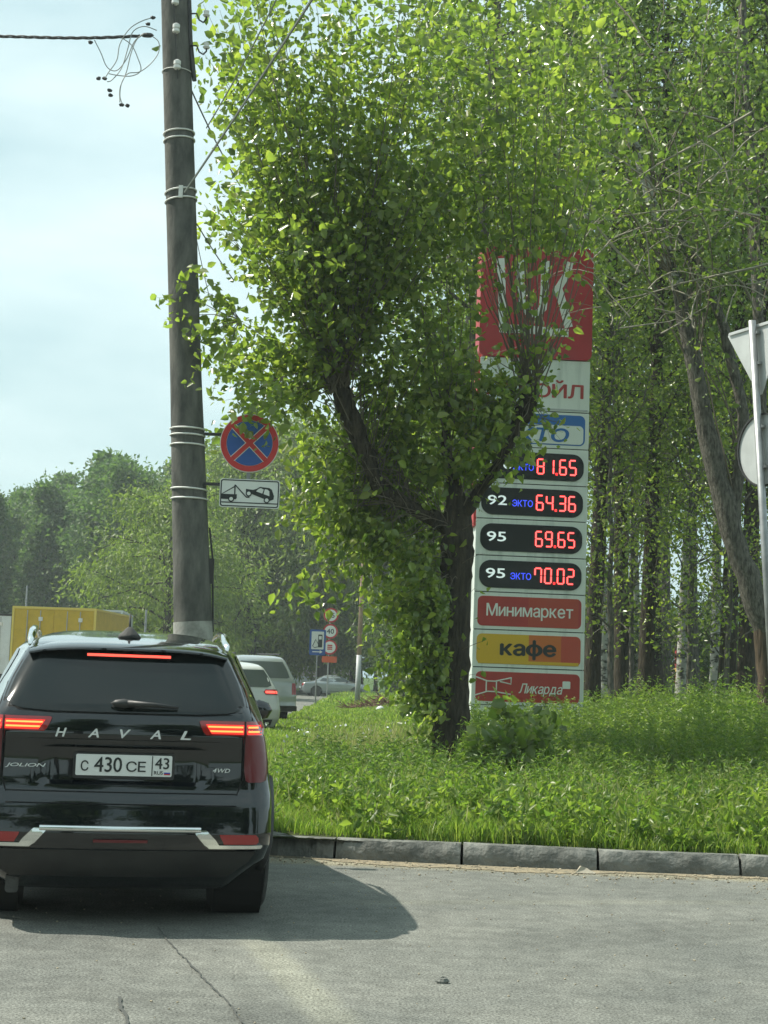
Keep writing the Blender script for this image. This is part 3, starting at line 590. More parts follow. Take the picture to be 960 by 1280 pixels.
# --- box trucks ahead on the left
def box_truck(name, label, x0, x1, d, ztop, bm, tm, doors=True, rz=0, ln=5.5):
    w = x1-x0; root = thing(name, label, 'truck', ((x0+x1)/2, d, 0), rz); h = w/2
    MB().box((-h, 0, .95), (h, ln, ztop)).build('cargo_box', bm, root)
    e = .06; m = MB().box((-h-.01, -.03, ztop-e), (h+.01, .0, ztop+.015)).box((-h-.01, -.03, .95), (-h+e, 0, ztop-e)).box((h-e, -.03, .95), (h+.01, 0, ztop-e)).box((-h+e, -.03, .95), (h-e, 0, 1.02)); m.build('rear_frame', tm, root)
    MB().box((h, -.02, ztop-.05), (h+.02, ln, ztop+.01)).build('edge_rail', tm, root)
    if doors:
        for a, b in ((-h+e+.01, -.01), (.01, h-e-.01)):
            dd = MB().prism(rrect(a, 1.03, b, ztop-e-.01, .02), -.015, 0).build('rear_door', bm, root)
            for k in (.33, .66): MB().tube([(a+(b-a)*k, -.03, 1.1), (a+(b-a)*k, -.03, ztop-.1)], .014, 6).build('locking_bar', 'truck_grey', dd)
            for zz in (1.5, ztop-.42): MB().box((a+(b-a)*.62, -.05, zz), (a+(b-a)*.72, -.018, zz+.12)).build('latch', 'strap', dd)
    MB().box((-h+.05, ln+.1, .7), (h-.05, ln+1.7, min(2.3, ztop-.2)), .12).build('cab', bm, root)
    MB().box((-h+.12, ln+1.69, 1.35), (h-.12, ln+1.74, 2.05), .05).build('windscreen', 'glass_mid', root)
    MB().box((-.45, .1, .6), (.45, ln+1.5, .93)).build('chassis', 'underside', root)
    for sg in (1, -1):
        for y in (1.1, ln+.9): MB().lathe([(.3, -.12), (.42, -.11), (.42, .11), (.3, .12)], 20, 'x', (sg*(h-.2), y, .42)).build('wheel', 'rubber', root)
        MB().box((sg*(h-.3)-.12, -.04, .72), (sg*(h-.3)+.12, .02, .84)).build('taillight', 'lens_red', root)
    MB().box((-h+.05, -.05, .62), (h-.05, .03, .70)).build('underrun_bar', 'truck_grey', root)
    return root
a = P(16, 757, 47); b = P(121, 763, 47)
box_truck('yellow_truck', 'yellow box truck with two rear doors standing beyond the roof of the black SUV', a.x, b.x, 47, a.z-.02, 'truck_yellow', 'truck_trim', rz=R(-2))
a = P(112, 762, 60); b = P(153, 764, 60)
box_truck('grey_truck', 'pale grey box truck mostly hidden behind the yellow box truck', b.x-2.3, b.x, 60, a.z, 'truck_grey', 'truck_white', rz=R(5))
a = P(17, 768, 56)
box_truck('white_truck', 'white box truck left of the yellow box truck, cut by the frame edge', a.x-2.4, a.x, 56, a.z, 'truck_white', 'car_plastic')

# ------------------------------------------------------------------ concrete pole with bands, insulators, cables
D = 18.0; pb = P(241.5, 790, D); ptop = P(219.0, 0, D); dv = (ptop-pb)/(ptop.z-pb.z)
def pc_(z): return pb+dv*(z-pb.z)
def pr_(z): return .5*float(np.interp(z, [0, 1.9, 5, 9.6, 13], [.50, .455, .375, .345, .31]))
pole = thing('concrete_pole', 'tall round concrete pole with whitewashed foot standing between the road and the trees', 'utility pole', (pc_(0).x, D, .1)); PO = Vector((pc_(0).x, D, .1))
def loc(p): return Vector(p)-PO
zw = pb.z+.12
m = MB(); zz = list(np.linspace(zw, 11.6, 34)); m.tube([loc(pc_(z)) for z in zz], [pr_(z) for z in zz], 32, .006).build('shaft', 'pole_concrete', pole, smooth=50)
zz = list(np.linspace(.05, zw-.002, 10)); MB().tube([loc(pc_(z)) for z in zz], [pr_(z)+.004 for z in zz], 32, .006).build('whitewashed_foot', 'whitewash', pole, smooth=50)
def zat(py, px=235): return P(px, py, D).z
def ring(py, mat='strap', w=.022, tilt=.0, off=.008):
    z = zat(py); c = pc_(z); r_ = pr_(z)+off; path = [loc((c.x+r_*math.cos(a), c.y+r_*math.sin(a), z+tilt*math.cos(a))) for a in np.linspace(0, 2*PI, 33)]
    return MB().tube(path, w/2, 6, cap=False).build('steel_band', mat, pole, smooth=True)
for py, tl in ((168, .02), (177, .02), (241, .03), (252, .03), (537, 0), (545, 0), (557, 0), (612, -.005), (624, 0)): ring(py, tilt=tl)
ring(92, tilt=.0, w=.012)
z = zat(246); c = pc_(z); MB().box((.0, 0, -.075), (.05, .03, .075)).build('wire_clamp', 'strap', pole).location = loc((c.x+.0, c.y-pr_(z)-.03, z))
for py in (10, 45, 90):
    z = zat(py); c = pc_(z); MB().lathe([(.02, -.07), (.045, -.05), (.045, -.02), (.03, -.01), (.045, 0), (.045, .04), (.02, .06)], 14, 'z', loc((c.x+.03, c.y-pr_(z)-.05, z))).build('insulator', 'porcelain', pole, smooth=40)
za, zb = zat(100), zat(0)
MB().tube([loc(P(222, 98, D-.24)), loc(P(219, 45, D-.24)), loc(P(217, 0, D-.24)), loc(P(216, -60, D-.24))], .008, 5).build('down_lead', 'cable', pole)
MB().tube([loc(P(243, 101, D-.05)), loc(P(238, 50, D-.05)), loc(P(235, -40, D-.05))], .028, 6).build('side_conduit', 'dark_metal', pole)
for py in (22, 62):
    h = [P(238, py-5, D-.1), P(246, py-5, D-.1), P(249, py+3, D-.1), P(254, py+6, D-.1), P(258, py+2, D-.1), P(258, py-4, D-.1)]
    MB().tube([loc(p) for p in h], .011, 6).build('hook', 'dark_metal', pole, smooth=True)
    MB().lathe([(.03, -.03), (.045, -.01), (.03, .005), (.035, .04), (.015, .05)], 12, 'z', loc(P(258, py-4, D-.1))).build('insulator', 'porcelain', pole, smooth=40)
MB().box((-.03, -.02, -.15), (.03, .03, .15)).build('junction_box', 'dark_metal', pole).location = loc(P(264, 714, D-.02))
MB().tube([loc(P(262, 660, D)), loc(P(266, 700, D)), loc(P(266, 790, D))], .012, 5).build('side_conduit', 'dark_metal', pole)
# aerial cable and its loose coils
cab = thing('aerial_cable', 'dark twisted aerial cable with loose looped ends left of the concrete pole', 'cable', P(0, 47, D-.2)); CO = P(0, 47, D-.2)
m = MB()
for ph in (0, 2.1, 4.2):
    path = []
    for i in range(90):
        t = i/89; p = P(-260+435*t, 44+3.2*math.sin(PI*t)+2*math.sin(t*9), D-.2); a = ph+t*60
        path.append(p+Vector((0, math.cos(a)*.013, math.sin(a)*.013))-CO)
    m.tube(path, .009, 5)
m.build('cable_span', 'cable', cab)
def loops(pts, r_=.006, name='loose_cable'):
    q = [P(x, y, D-.2-.04*k) for k, (x, y) in enumerate(pts)]; out = []
    for i in range(len(q)-1):                          # catmull-rom
        p0 = q[max(i-1, 0)]; p1 = q[i]; p2 = q[i+1]; p3 = q[min(i+2, len(q)-1)]
        for k in range(7):
            t = k/7; out.append(.5*((2*p1)+(p2-p0)*t+(2*p0-5*p1+4*p2-p3)*t*t+(3*p1-p0-3*p2+p3)*t**3)-CO)
    out.append(q[-1]-CO); MB().tube(out, r_, 5).build(name, 'wire_grey', cab, smooth=True)
loops([(192, 22), (178, 26), (162, 36), (150, 55), (146, 75), (136, 90), (131, 98)])
loops([(196, 38), (180, 33), (166, 40), (160, 60), (152, 85), (140, 100), (134, 102)])
loops([(150, 46), (164, 56), (172, 72), (176, 88), (164, 95), (146, 94), (136, 92)])
loops([(188, 44), (198, 52), (198, 66), (188, 80), (174, 90), (160, 92), (152, 104), (150, 120), (153, 130)])
loops([(118, 50), (126, 66), (134, 84), (146, 88), (158, 74), (168, 52), (180, 42)])
loops([(185, 42), (172, 48), (164, 66), (158, 90), (150, 110), (150, 128)])
for x, y in ((113, 53), (131, 98), (137, 113), (152, 131), (159, 132), (185, 30), (191, 22), (123, 98), (138, 119)):
    MB().blob(P(x, y, D-.3)-CO, .028, 7, (1.2, .8, .8), .2).build('cable_end', 'cable', cab)
MB().blob(P(184, 44, D-.2)-CO, .045, 8, (1.9, .7, .7), .05).build('splice_sleeve', 'dark_metal', cab)
def wire(label, a, b, sag=.1, r_=.008, mat='wire_grey', name='overhead_wire'):
    o = Vector(a); path = [Vector(a).lerp(Vector(b), t)-o-Vector((0, 0, sag*4*t*(1-t))) for t in np.linspace(0, 1, 14)]
    x = tag(MB().tube(path, r_, 5).build(name, mat), label, 'wire', 'wires running to the concrete pole'); x.location = o; return x
wire('thin guy wire from the pale clamp on the concrete pole up into the poplar leaves', P(231, 240, D-.22), P(425, -55, 12.5), .02, .013)
wire('dark drop wire from the side conduit of the pole down into the leaves', P(237, 108, D), P(300, 232, D+6), .05, .010, 'cable')
wire('dark drop wire leaving the middle of the pole toward the tree crown', P(246, 280, D), P(292, 350, D+5), .02, .008, 'cable')
wire('faint grey wire crossing high in front of the tree crowns', P(258, 160, D-.6), P(350, -10, 15), .05, .008)
wire('thin dark wire hanging beside the pole below its middle band', P(246, 300, D), P(262, 372, D+2), .02, .005, 'cable')
# ------------------------------------------------------------------ signs on the pole
def disc(m, c, r_, y0, y1, n=48): return m.prism([(c[0]+r_*math.cos(2*PI*k/n), c[1]+r_*math.sin(2*PI*k/n)) for k in range(n)], y0, y1)
sc = P(312, 554, D-.1); ns = thing('no_stopping_sign', 'round blue no-stopping sign with red ring and cross, bracketed to the concrete pole', 'road sign', sc, R(3))
disc(MB(), (0, 0), .352, 0, .02).build('plate', 'sign_white', ns); disc(MB(), (0, 0), .27, -.008, 0).build('blue_disc', 'sign_blue', ns)
def ringp(r1, r2, y0, y1, n=48):
    m = MB(); vs = []
    for y in (y0, y1):
        for r_ in (r1, r2): vs += [(r_*math.cos(2*PI*k/n), y, r_*math.sin(2*PI*k/n)) for k in range(n)]
    f = []
    for k in range(n):
        j = (k+1) % n; f += [(k, j, n+j, n+k), (2*n+k, 3*n+k, 3*n+j, 2*n+j), (n+k, n+j, 3*n+j, 3*n+k), (k, 2*n+k, 2*n+j, j)]
    return m.add(vs, f)
ringp(.275, .342, -.010, 0).build('red_ring', 'sign_red', ns)
for k, an in enumerate((45, -45)):
    c_, s_ = math.cos(R(an)), math.sin(R(an))
    for hw, y0, mt, nm in ((.036, -.011-.002*k, 'sign_white', 'bar_edge'), (.028, -.014-.002*k, 'sign_red', 'cross_bar')):
        MB().prism([(x*c_-z*s_, x*s_+z*c_) for x, z in ((-.278, -hw), (.278, -hw), (.278, hw), (-.278, hw))], y0, -.008).build(nm, mt, ns)
rp = P(312, 617, D-.1); tp = thing('tow_away_plate', 'white tow-away plate with black tow truck and car, below the round no-stopping sign', 'road sign', rp, R(3))
MB().prism(rrect(-.355, -.17, .355, .17, .03), 0, .018).build('plate', 'sign_white', tp)
m = MB(); o = rrect(-.345, -.16, .345, .16, .028); i_ = rrect(-.332, -.147, .332, .147, .02); n = len(o)
m.add([(x, -.003, z) for x, z in o+i_], [(k, (k+1) % n, n+(k+1) % n, n+k) for k in range(n)]).build('border', 'sign_black', tp)
def shape(poly, name='pictogram', y=-.004): MB().prism(poly, y, y+.003).build(name, 'sign_black', tp)
shape([(-.333, -.118), (.333, -.118), (.333, -.106), (-.333, -.106)])
shape([(-.333, -.075), (-.16, -.075), (-.15, -.06), (-.15, -.015), (-.333, -.015)])
shape([(-.33, -.012), (-.315, -.012), (-.175, .072), (-.175, .088)]); shape([(-.183, -.015), (-.168, -.015), (-.168, .10), (-.183, .10)])
shape([(-.176, .09), (-.04, -.05), (.0, -.05), (.0, -.037), (-.035, -.037), (-.168, .10)])
shape([(-.045, .02), (.0, .005), (.14, -.045), (.235, -.08), (.285, -.06), (.29, -.02), (.262, .055), (.23, .075), (.12, .085), (.08, .06), (.04, .045), (-.045, .055)])
MB().prism([(.075, .030), (.15, .005), (.165, .055), (.13, .07), (.105, .06)], -.006, -.0042).build('window_mark', 'sign_white', tp)
MB().prism([(.165, .0), (.235, -.022), (.232, .035), (.21, .055), (.178, .058)], -.006, -.0042).build('window_mark', 'sign_white', tp)
for x, z in ((-.215, -.072), (-.01, .0), (.205, -.072)):
    disc(MB(), (x, z), .036, -.007, -.003, 18).build('wheel_mark', 'sign_black', tp); disc(MB(), (x, z), .022, -.009, -.0072, 18).build('wheel_mark', 'sign_white', tp)
for py, s_, zc in ((543, ns, sc), (605, tp, rp)):
    a = Vector((pc_(zat(py)).x+.2, D, zat(py)+.0)); br = MB().box((-.55, .03, -.018), (.12, .06, .018)).build('bracket', 'dark_metal', s_); br.location = (-.0, 0, a.z-zc.z)
MB().box((-.02, .021, -.45), (.02, .03, .30)).build('mounting_rail', 'galvanised', ns)

# --- fuel sign, speed signs, posts in the distance
def gz(x, y): return vh(x, y) if y < 100 and x > KX(y) else 0
DF = 62; pxm = F/DF
a = P(397, 803, DF); fs = thing('fuel_sign', 'blue petrol pump sign with an arrow on a thin post in the grass', 'road sign', (a.x, DF, .1)); w_, h_ = .33, .52; zc = a.z-.1
MB().tube([(0, .03, 0), (0, .03, zc+.3)], .032, 8).build('post', 'galvanised', fs)
MB().prism(rrect(-w_, zc-h_, w_, zc+h_, .05), -.02, .0).build('plate', 'sign_blue', fs)
MB().prism(rrect(-w_+.08, zc-.28, w_-.08, zc+h_-.08, .03), -.026, -.02).build('white_field', 'sign_white', fs)
MB().prism(rrect(.02, zc-.20, .19, zc+.32, .02), -.031, -.026).build('pump_mark', 'sign_black', fs); MB().prism(rrect(.05, zc+.12, .16, zc+.26, .01), -.036, -.031).build('pump_mark', 'sign_white', fs)
MB().tube([(.02, -.03, zc-.05), (-.08, -.03, zc+.12), (-.2, -.03, zc-.15), (-.12, -.03, zc-.22), (.02, -.03, zc-.18)], .015, 5).build('pump_mark', 'sign_black', fs)
MB().prism([(-.2, zc-.40), (.1, zc-.40), (.1, zc-.45), (.22, zc-.38), (.1, zc-.31), (.1, zc-.36), (-.2, zc-.36)], -.026, -.02).build('arrow', 'sign_white', fs)
DS = 74; a = P(410, 868, DS); sp = thing('speed_sign_post', 'post with three round red-ringed signs and an orange plate behind the petrol pump sign', 'road sign', (a.x, DS, .1))
zt_ = P(410, 765, DS).z; MB().tube([(-.05, .05, 0), (-.05, .05, zt_)], .035, 8).build('post', 'galvanised', sp)
for py, tx in ((769, '4.5'), (789, '40'), (809, '')):
    z_ = P(410, py, DS).z-.1; disc(MB(), (0, z_), .36, 0, .02, 28).build('round_sign', 'sign_red' if not tx == '4.5' else 'sign_red', sp); disc(MB(), (0, z_), .28, -.01, 0, 28).build('sign_face', 'sign_white', sp)
    if tx: text('numerals', tx, 'sign_black', sp, (-.17, -.014, z_-.12), .24, .34, bold=.02)
    else:
        for k in range(3): MB().box((-.12, -.016, z_-.12+.09*k), (.12, -.01, z_-.06+.09*k)).build('sign_mark', 'sign_red', sp)
z_ = P(410, 824, DS).z-.1; MB().prism(rrect(-.36, z_-.16, .36, z_+.14, .03), 0, .02).build('orange_plate', 'sign_orange', sp)
a = P(447, 868, 66); lp = thing('lamp_post', 'slim post with pale foot and rusty upper part, beside the brush pile', 'post', (a.x, 66, .1))
MB().tube([(0, 0, 0), (0, 0, 2.2)], [.12, .11], 12).build('pale_foot', 'truck_grey', lp, smooth=True); MB().tube([(0, 0, 2.2), (.06, 0, 9)], [.10, .07], 10).build('shaft', material('rusty', (.48, .33, .25), .9, var=.2), lp, smooth=True)
for px, py, d, lab in ((30, 732, 80, 'thin grey street pole rising behind the yellow box truck'), (181, 762, 70, 'thin pale pole between the grey truck and the concrete pole')):
    z_ = P(px, py, d).z; o = tag(MB().tube([(0, 0, 0), (0, 0, z_)], [.07, .05], 8).build('street_pole', 'galvanised'), lab, 'pole'); o.location = (P(px, 800, d).x, d, 0)
# --- sign backs at the right edge
DB = 13.0; a = P(961, 770, DB); b = P(940, 401, DB); tdir = (b-a); base = a+tdir*((vh(a.x, DB)-a.z)/tdir.z); leng = (b-base).length
sb = thing('give_way_sign', 'steel post with the grey backs of a triangular and a round sign, beside the kerb', 'road sign', base, 0)
sb.rotation_euler = (0, math.asin(tdir.normalized().x), 0)
MB().tube([(0, 0, -.1), (0, 0, leng)], .033, 14).build('post', 'galvanised', sb, smooth=True)
an = R(62)
def turned(vs, z0): return [(x*math.cos(an)+y*math.sin(an), -x*math.sin(an)+y*math.cos(an), z+z0) for x, y, z in vs]
hz = leng-.33; t_ = [(-.35, .30), (-.37, .27), (-.02, -.32), (.02, -.32), (.37, .27), (.35, .30)]
mb_ = MB().prism([(x, z) for x, z in reversed(t_)][::-1], .045, .055); mb_.v = turned(mb_.v, hz); mb_.build('triangular_plate', 'sign_back', sb)
for i, z in enumerate((.22, -.05)):
    mb_ = MB().box((-.05, .0, z-.012), (.05, .045, z+.012)); mb_.v = turned(mb_.v, hz); mb_.build('clamp', 'galvanised', sb)
mb_ = MB().prism(rrect(-.345, .27, .345, .292, .005, 1), .030, .045); mb_.v = turned(mb_.v, hz); mb_.build('edge_flange', 'sign_back', sb)
zr = (P(950, 562, DB)-base).length
mb_ = disc(MB(), (0, 0), .315, .045, .055); mb_.v = turned(mb_.v, zr); mb_.build('round_plate', 'sign_back', sb)
mb_ = ringp(.305, .32, .030, .045); mb_.v = turned(mb_.v, zr); mb_.build('round_rim', 'dark_metal', sb)
for z in (.2, -.15):
    mb_ = MB().box((-.05, .0, z-.012), (.05, .045, z+.012)); mb_.v = turned(mb_.v, zr); mb_.build('clamp', 'galvanised', sb)

# ------------------------------------------------------------------ petrol price stela
DT = 27.0; pm = F/DT; st0 = P(660, 836, DT); st = thing('price_stela', 'tall white and red petrol price pylon standing in the weeds behind the pollarded poplar', 'sign', (st0.x, DT, .4), R(4.5))
def tz(py): return P(660+(836-py)*.035, py, DT).z-.4
HW = 1.0; DEP = .42
MB().box((-HW+.01, .03, -.4), (HW-.01, DEP, tz(449))).build('cabinet', 'stela_white', st)
MB().box((-HW-.045, .02, tz(660)), (-HW+.008, DEP+.01, tz(449))).build('side_strip', 'stela_edge', st)
MB().box((-HW+.0, .0, -.4), (HW, .03, tz(883))).build('base_panel', 'stela_white', st)
lg = MB().prism(rrect(-HW-.04, tz(449)+.01, HW+.02, tz(309), .12), -.04, DEP+.04).build('logo_box', 'stela_red', st)
zl0 = tz(449); LU = (tz(309)-zl0)/141.0; cx0 = 675.0
def lgp(pts): return [((x-cx0)/pm, zl0+(449-y)*LU) for x, y in pts]
def stroke(pts, w, name='emblem_stroke', y0=-.055):
    q = [Vector((x, 0, z)) for x, z in lgp(pts)]; A = []; B = []
    for i, p in enumerate(q):
        t = (q[min(i+1, len(q)-1)]-q[max(i-1, 0)]).normalized(); n_ = Vector((-t.z, 0, t.x)); A.append(p+n_*w/2); B.append(p-n_*w/2)
    m = MB(); k = len(q); m.v = [(p.x, y0, p.z) for p in A+B]+[(p.x, -.041, p.z) for p in A+B]
    for i in range(k-1): m.f += [(k+i, k+i+1, i+1, i), (i, i+1, 2*k+i+1, 2*k+i), (k+i, 3*k+i, 3*k+i+1, k+i+1)]
    m.f += [(0, 2*k, 3*k, k), (k-1, 2*k-1, 4*k-1, 3*k-1)]
    return m.build(name, 'sign_white', lg)
stroke([(626, 326), (628, 350), (630, 390), (632, 418)], .14)
stroke([(628, 414), (660, 413), (700, 415), (716, 415)], .15, y0=-.057)
stroke([(652, 326), (652, 355), (656, 380), (664, 392), (674, 394), (682, 386), (684, 360), (684, 326)], .15)
stroke([(716, 326), (712, 342), (700, 362)], .13); stroke([(700, 356), (708, 380), (716, 408)], .15, y0=-.059)
rows = [(449, 514), (514, 560), (560, 606), (606, 650.5), (650.5, 696.5), (696.5, 742), (742, 789), (789, 836), (836, 883)]
gap = .014; panels = []
for i, (a, b) in enumerate(rows):
    panels.append(MB().prism(rrect(-HW, tz(b)+gap, HW, tz(a)-gap*.3, .01, 1), -.012, .028).build('sign_panel', 'stela_white', st))
MB().box((-HW+.02, .012, tz(883)), (HW-.02, .0295, tz(449))).build('panel_backing', 'gap_dark', st)
z0, z1 = tz(514), tz(449); text('brand_lettering', 'ЛУКОЙЛ', 'panel_red', panels[0], (-.88, -.016, z0+.26), .32, 1.76, bold=.03)
MB().box((-HW+.03, -.0165, z0+.03), (HW-.03, -.0125, z0+.06)).build('panel_groove', 'truck_grey', panels[0])
z0, z1 = tz(560), tz(514)
MB().prism(rrect(-.93, z0+.07, .93, z1-.05, .1), -.017, -.012).build('panel_field', 'panel_blue', panels[1])
MB().prism(rrect(-.90, z0+.09, .90, z1-.24, .08), -.022, -.017).build('panel_field', 'stela_white', panels[1])
text('fuel_lettering', 'ЭКТО', 'panel_blue', panels[1], (-.62, -.026, z0+.13), .24, 1.25, bold=.04, shear=.15)
SEG = {'0': 'abcdef', '1': 'bc', '2': 'abged', '3': 'abgcd', '4': 'fgbc', '5': 'afgcd', '6': 'afgedc', '7': 'abcf', '8': 'abcdefg', '9': 'abcdfg'}
def seven(s_, x, z, w, h, parent):
    t = .033
    for ch in s_:
        out = MB(); core = MB()
        if ch == '.': out.box((x-.028, -.030, z-.02), (x+.012, -.024, z+.025)).build('decimal_point', 'led_red', parent); x += .05; continue
        hh = h/2; ww = w
        pos = {'a': (0, h, ww, h), 'g': (0, hh, ww, hh), 'd': (0, 0, ww, 0), 'f': (0, hh, 0, h), 'b': (ww, hh, ww, h), 'e': (0, 0, 0, hh), 'c': (ww, 0, ww, hh)}
        for k in SEG[ch]:
            x0, a0, x1, a1 = pos[k]; e = .008
            for M_, t_, yy in ((out, t, -.028), (core, t*.38, -.032)):
                if a0 == a1: M_.box((x+x0+e, yy, z+a0-t_/2), (x+x1-e, yy+.004, z+a0+t_/2))
                else: M_.box((x+x0-t_/2, yy+.0007, z+a0+e), (x+x0+t_/2, yy+.0045, z+a1-e))
        out.build('price_digit', 'led_red', parent); core.build('digit_core', 'led_core', parent); x += w+.066
for i, (grade, eco, price) in enumerate((('100', 1, '81.65'), ('92', 1, '64.36'), ('95', 0, '69.65'), ('95', 1, '70.02'))):
    p_ = panels[2+i]; a, b = rows[2+i]; zc_ = (tz(a)+tz(b))/2
    MB().prism(rrect(-.92, zc_-.245, .92, zc_+.245, .2, 8), -.022, -.012).build('display', 'display_black', p_)
    text('grade_numerals', grade, 'led_white', p_, (-.80, -.026, zc_-.07), .17, .34 if grade != '100' else .42, bold=.02)
    if eco: text('fuel_lettering', 'ЭКТО', 'led_blue', p_, (-.36, -.026, zc_-.085), .12, .37, bold=.01)
    seven(price, .08, zc_-.13, .112, .26, p_)
a, b = rows[6]; z0, z1 = tz(b), tz(a); p_ = panels[6]
MB().prism(rrect(-.93, z0+.07, .93, z1-.07, .09), -.017, -.012).build('panel_field', 'panel_red', p_); MB().box((-.02, -.019, z0+.074), (.88, -.0172, z1-.074)).build('panel_field', material('panel_red_orange', (.42, .055, .028), .3), p_)
text('lettering', 'Минимаркет', 'sign_white', p_, (-.77, -.022, z0+.19), .28, 1.55, bold=.012)
a, b = rows[7]; z0, z1 = tz(b), tz(a); p_ = panels[7]
MB().prism(rrect(-.93, z0+.07, .93, z1-.07, .09), -.017, -.012).build('panel_field', 'panel_orange', p_)
pts = rrect(-.93, z0+.07, .93, z1-.07, .09); MB().prism([(min(x, 0.0), z) for x, z in pts], -.0195, -.017).build('panel_field', 'panel_yellow', p_)
MB().prism([(max(x, .58), z) for x, z in pts], -.0195, -.017).build('panel_field', material('panel_vermilion', (.46, .06, .03), .3), p_)
MB().box((-.9, -.021, z0+.074), (.9, -.0197, z0+.13)).build('panel_field', 'panel_yellow', p_)
text('lettering', 'кафе', 'sign_black', p_, (-.50, -.0245, z0+.16), .34, .98, bold=.05)
a, b = rows[8]; z0, z1 = tz(b), tz(a); p_ = panels[8]; zc_ = (z0+z1)/2
MB().prism(rrect(-.93, z0+.07, .93, z1-.07, .09), -.017, -.012).build('panel_field', 'panel_red', p_)
for q_ in ([(-.93, .16), (-.72, .09), (-.58, .09), (-.3, .16)], [(-.93, -.16), (-.72, -.09), (-.58, -.09), (-.3, -.13)], [(-.74, .10), (-.74, -.10)], [(-.56, .10), (-.56, -.10)], [(-.3, .17), (-.3, .05), (-.5, .09)]):
    MB().tube([(x, -.02, zc_+z) for x, z in q_], .012, 5).build('line_mark', 'stela_white', p_)
text('lettering', 'Ликарда', 'stela_white', p_, (-.16, -.021, zc_-.15), .22, .78, shear=.25, bold=.01)
MB().prism(rrect(.62, zc_+.0, .76, zc_+.13, .01, 1), -.021, -.017).build('line_mark', 'stela_white', p_)
# ------------------------------------------------------------------ trees
def curve_pts(p, d, n, step, wob, lift):
    out = [Vector(p)]; d = Vector(d).normalized()
    for i in range(n):
        d = (d+Vector((random.gauss(0, wob), random.gauss(0, wob), random.gauss(0, wob)+lift))).normalized(); out.append(out[-1]+d*step)
    return out
def tree_mesh(H, tr, z0, rad, nleaf, lsize, leaf, bark, spread=.5, droop=0, nl=26, lean=.03, width=.6, shape='tall', base=(0, 0), clump=.42):
    """returns (trunk mesh, branch mesh, crown mesh) as data blocks around the origin"""
    m = MB(); pts = [Vector((0, 0, -.2))]; a = random.uniform(0, 6.3)
    for i in range(1, 13): t = i/12; pts.append(Vector((lean*H*t*math.cos(a)+random.gauss(0, .05)*t, lean*H*t*math.sin(a)+random.gauss(0, .05)*t, H*.97*t)))
    rr = [tr*(1.35 if i == 0 else 1)*(1-.9*(i/12)**1.2)+.012 for i in range(13)]
    m.tube(pts, rr, 10, .05); tr_o = m.build('trunk', bark, smooth=60)
    b = MB(); tips = []
    for k in range(nl):
        t = (z0/H)+(1-z0/H)*((k+.5)/nl)**.9; z = H*.97*t; f = min(t*12, 11.99); i = int(f); p = pts[i].lerp(pts[i+1], f-i)
        u = (t-z0/H)/(1-z0/H)
        prof = {'tall': (.55+.9*u)*(1-u**3)+.15, 'round': math.sqrt(max(0, 1-(2*u-1)**2))+.15, 'cone': 1.05-u*.95}[shape]
        ln = rad*prof*random.uniform(.75, 1.15); an = k*2.4+random.uniform(-.4, .4); d = Vector((math.cos(an), math.sin(an), spread*random.uniform(.5, 1.5)))
        n_ = 7; c = curve_pts(p, d, n_, ln/n_, .13, .06 if not droop else -.10*droop)
        r_ = max(.02, tr*.30*(1-t*.6)); b.tube(c, [r_*(1-.85*j/n_)+.006 for j in range(n_+1)], 5, cap=False)
        for j in range(2, n_+1):
            tips.append((c[j], (c[j]-c[j-1]).normalized()))
            for _ in range(2):
                dd = (c[j]-c[j-1]).normalized()+Vector((random.gauss(0, .7), random.gauss(0, .7), random.gauss(0, .5)-droop*.5)); s_ = curve_pts(c[j], dd, 3, ln*.10+.12, .25, -.25*droop)
                if j > 3: b.tube(s_, [.014, .010, .007, .004], 3, cap=False)
                tips += [(s_[2], dd), (s_[3], dd)]
    br_o = b.build('branches', bark)
    tp_ = np.array([tuple(p) for p, _ in tips]); td = np.array([tuple(d) for _, d in tips])
    wts = rng.gamma(1.2, 1, len(tp_)); idx = rng.choice(len(tp_), nleaf, p=wts/wts.sum())
    off = rng.normal(size=(nleaf, 3))*clump*np.array([1, 1, .7])
    if droop: off[:, 2] -= np.abs(rng.normal(size=nleaf))*droop*1.1
    pos = tp_[idx]+off
    d = td[idx]*.5+rng.normal(size=(nleaf, 3))*.8; d[:, 2] -= .35+droop
    V, Fq = leaf_verts(pos, d, lsize*rng.uniform(.6, 1.3, nleaf), width)
    cr_o = npmesh('crown', V, Fq, leaf)
    return tr_o, br_o, cr_o
KINDS = {}
def kind(key, name, **kw): KINDS[key] = [name, tree_mesh(**kw), False]
def plant(key, label, px, d, sc=1.0, cat='tree', group=None, rz=None, x=None):
    name, parts, used = KINDS[key]; X = P(px, 850, d).x if x is None else x; z = gz(X, d) if X > -3 else 0
    if X < KX(min(d, 100)) and d < 100 and X > -30: z = 0
    rz = random.uniform(0, 6.28) if rz is None else rz
    root = thing(name, label, cat, (X, d, z), rz, group); root.scale = sc if hasattr(sc, '__len__') else (sc, sc, sc)
    for q_ in parts:
        if not used: q_.parent = root
        else: c = q_.copy(); C.objects.link(c); c.parent = root
    KINDS[key][2] = True
    return root
kind('pa', 'poplar_tree', H=21, tr=.20, z0=5.6, rad=2.5, nleaf=13000, lsize=.15, leaf='leaf_mid', bark='bark_mid', nl=40, shape='tall', spread=.7)
kind('pb', 'poplar_tree', H=23, tr=.22, z0=6.2, rad=2.6, nleaf=10500, lsize=.155, leaf='leaf_mid', bark='bark_dark', nl=38, shape='tall', spread=.8)
kind('bi', 'birch_tree', H=20, tr=.14, z0=6, rad=2.2, nleaf=10500, lsize=.12, leaf='leaf_mid', bark='bark_pale', nl=36, shape='tall', spread=.5, droop=.5)
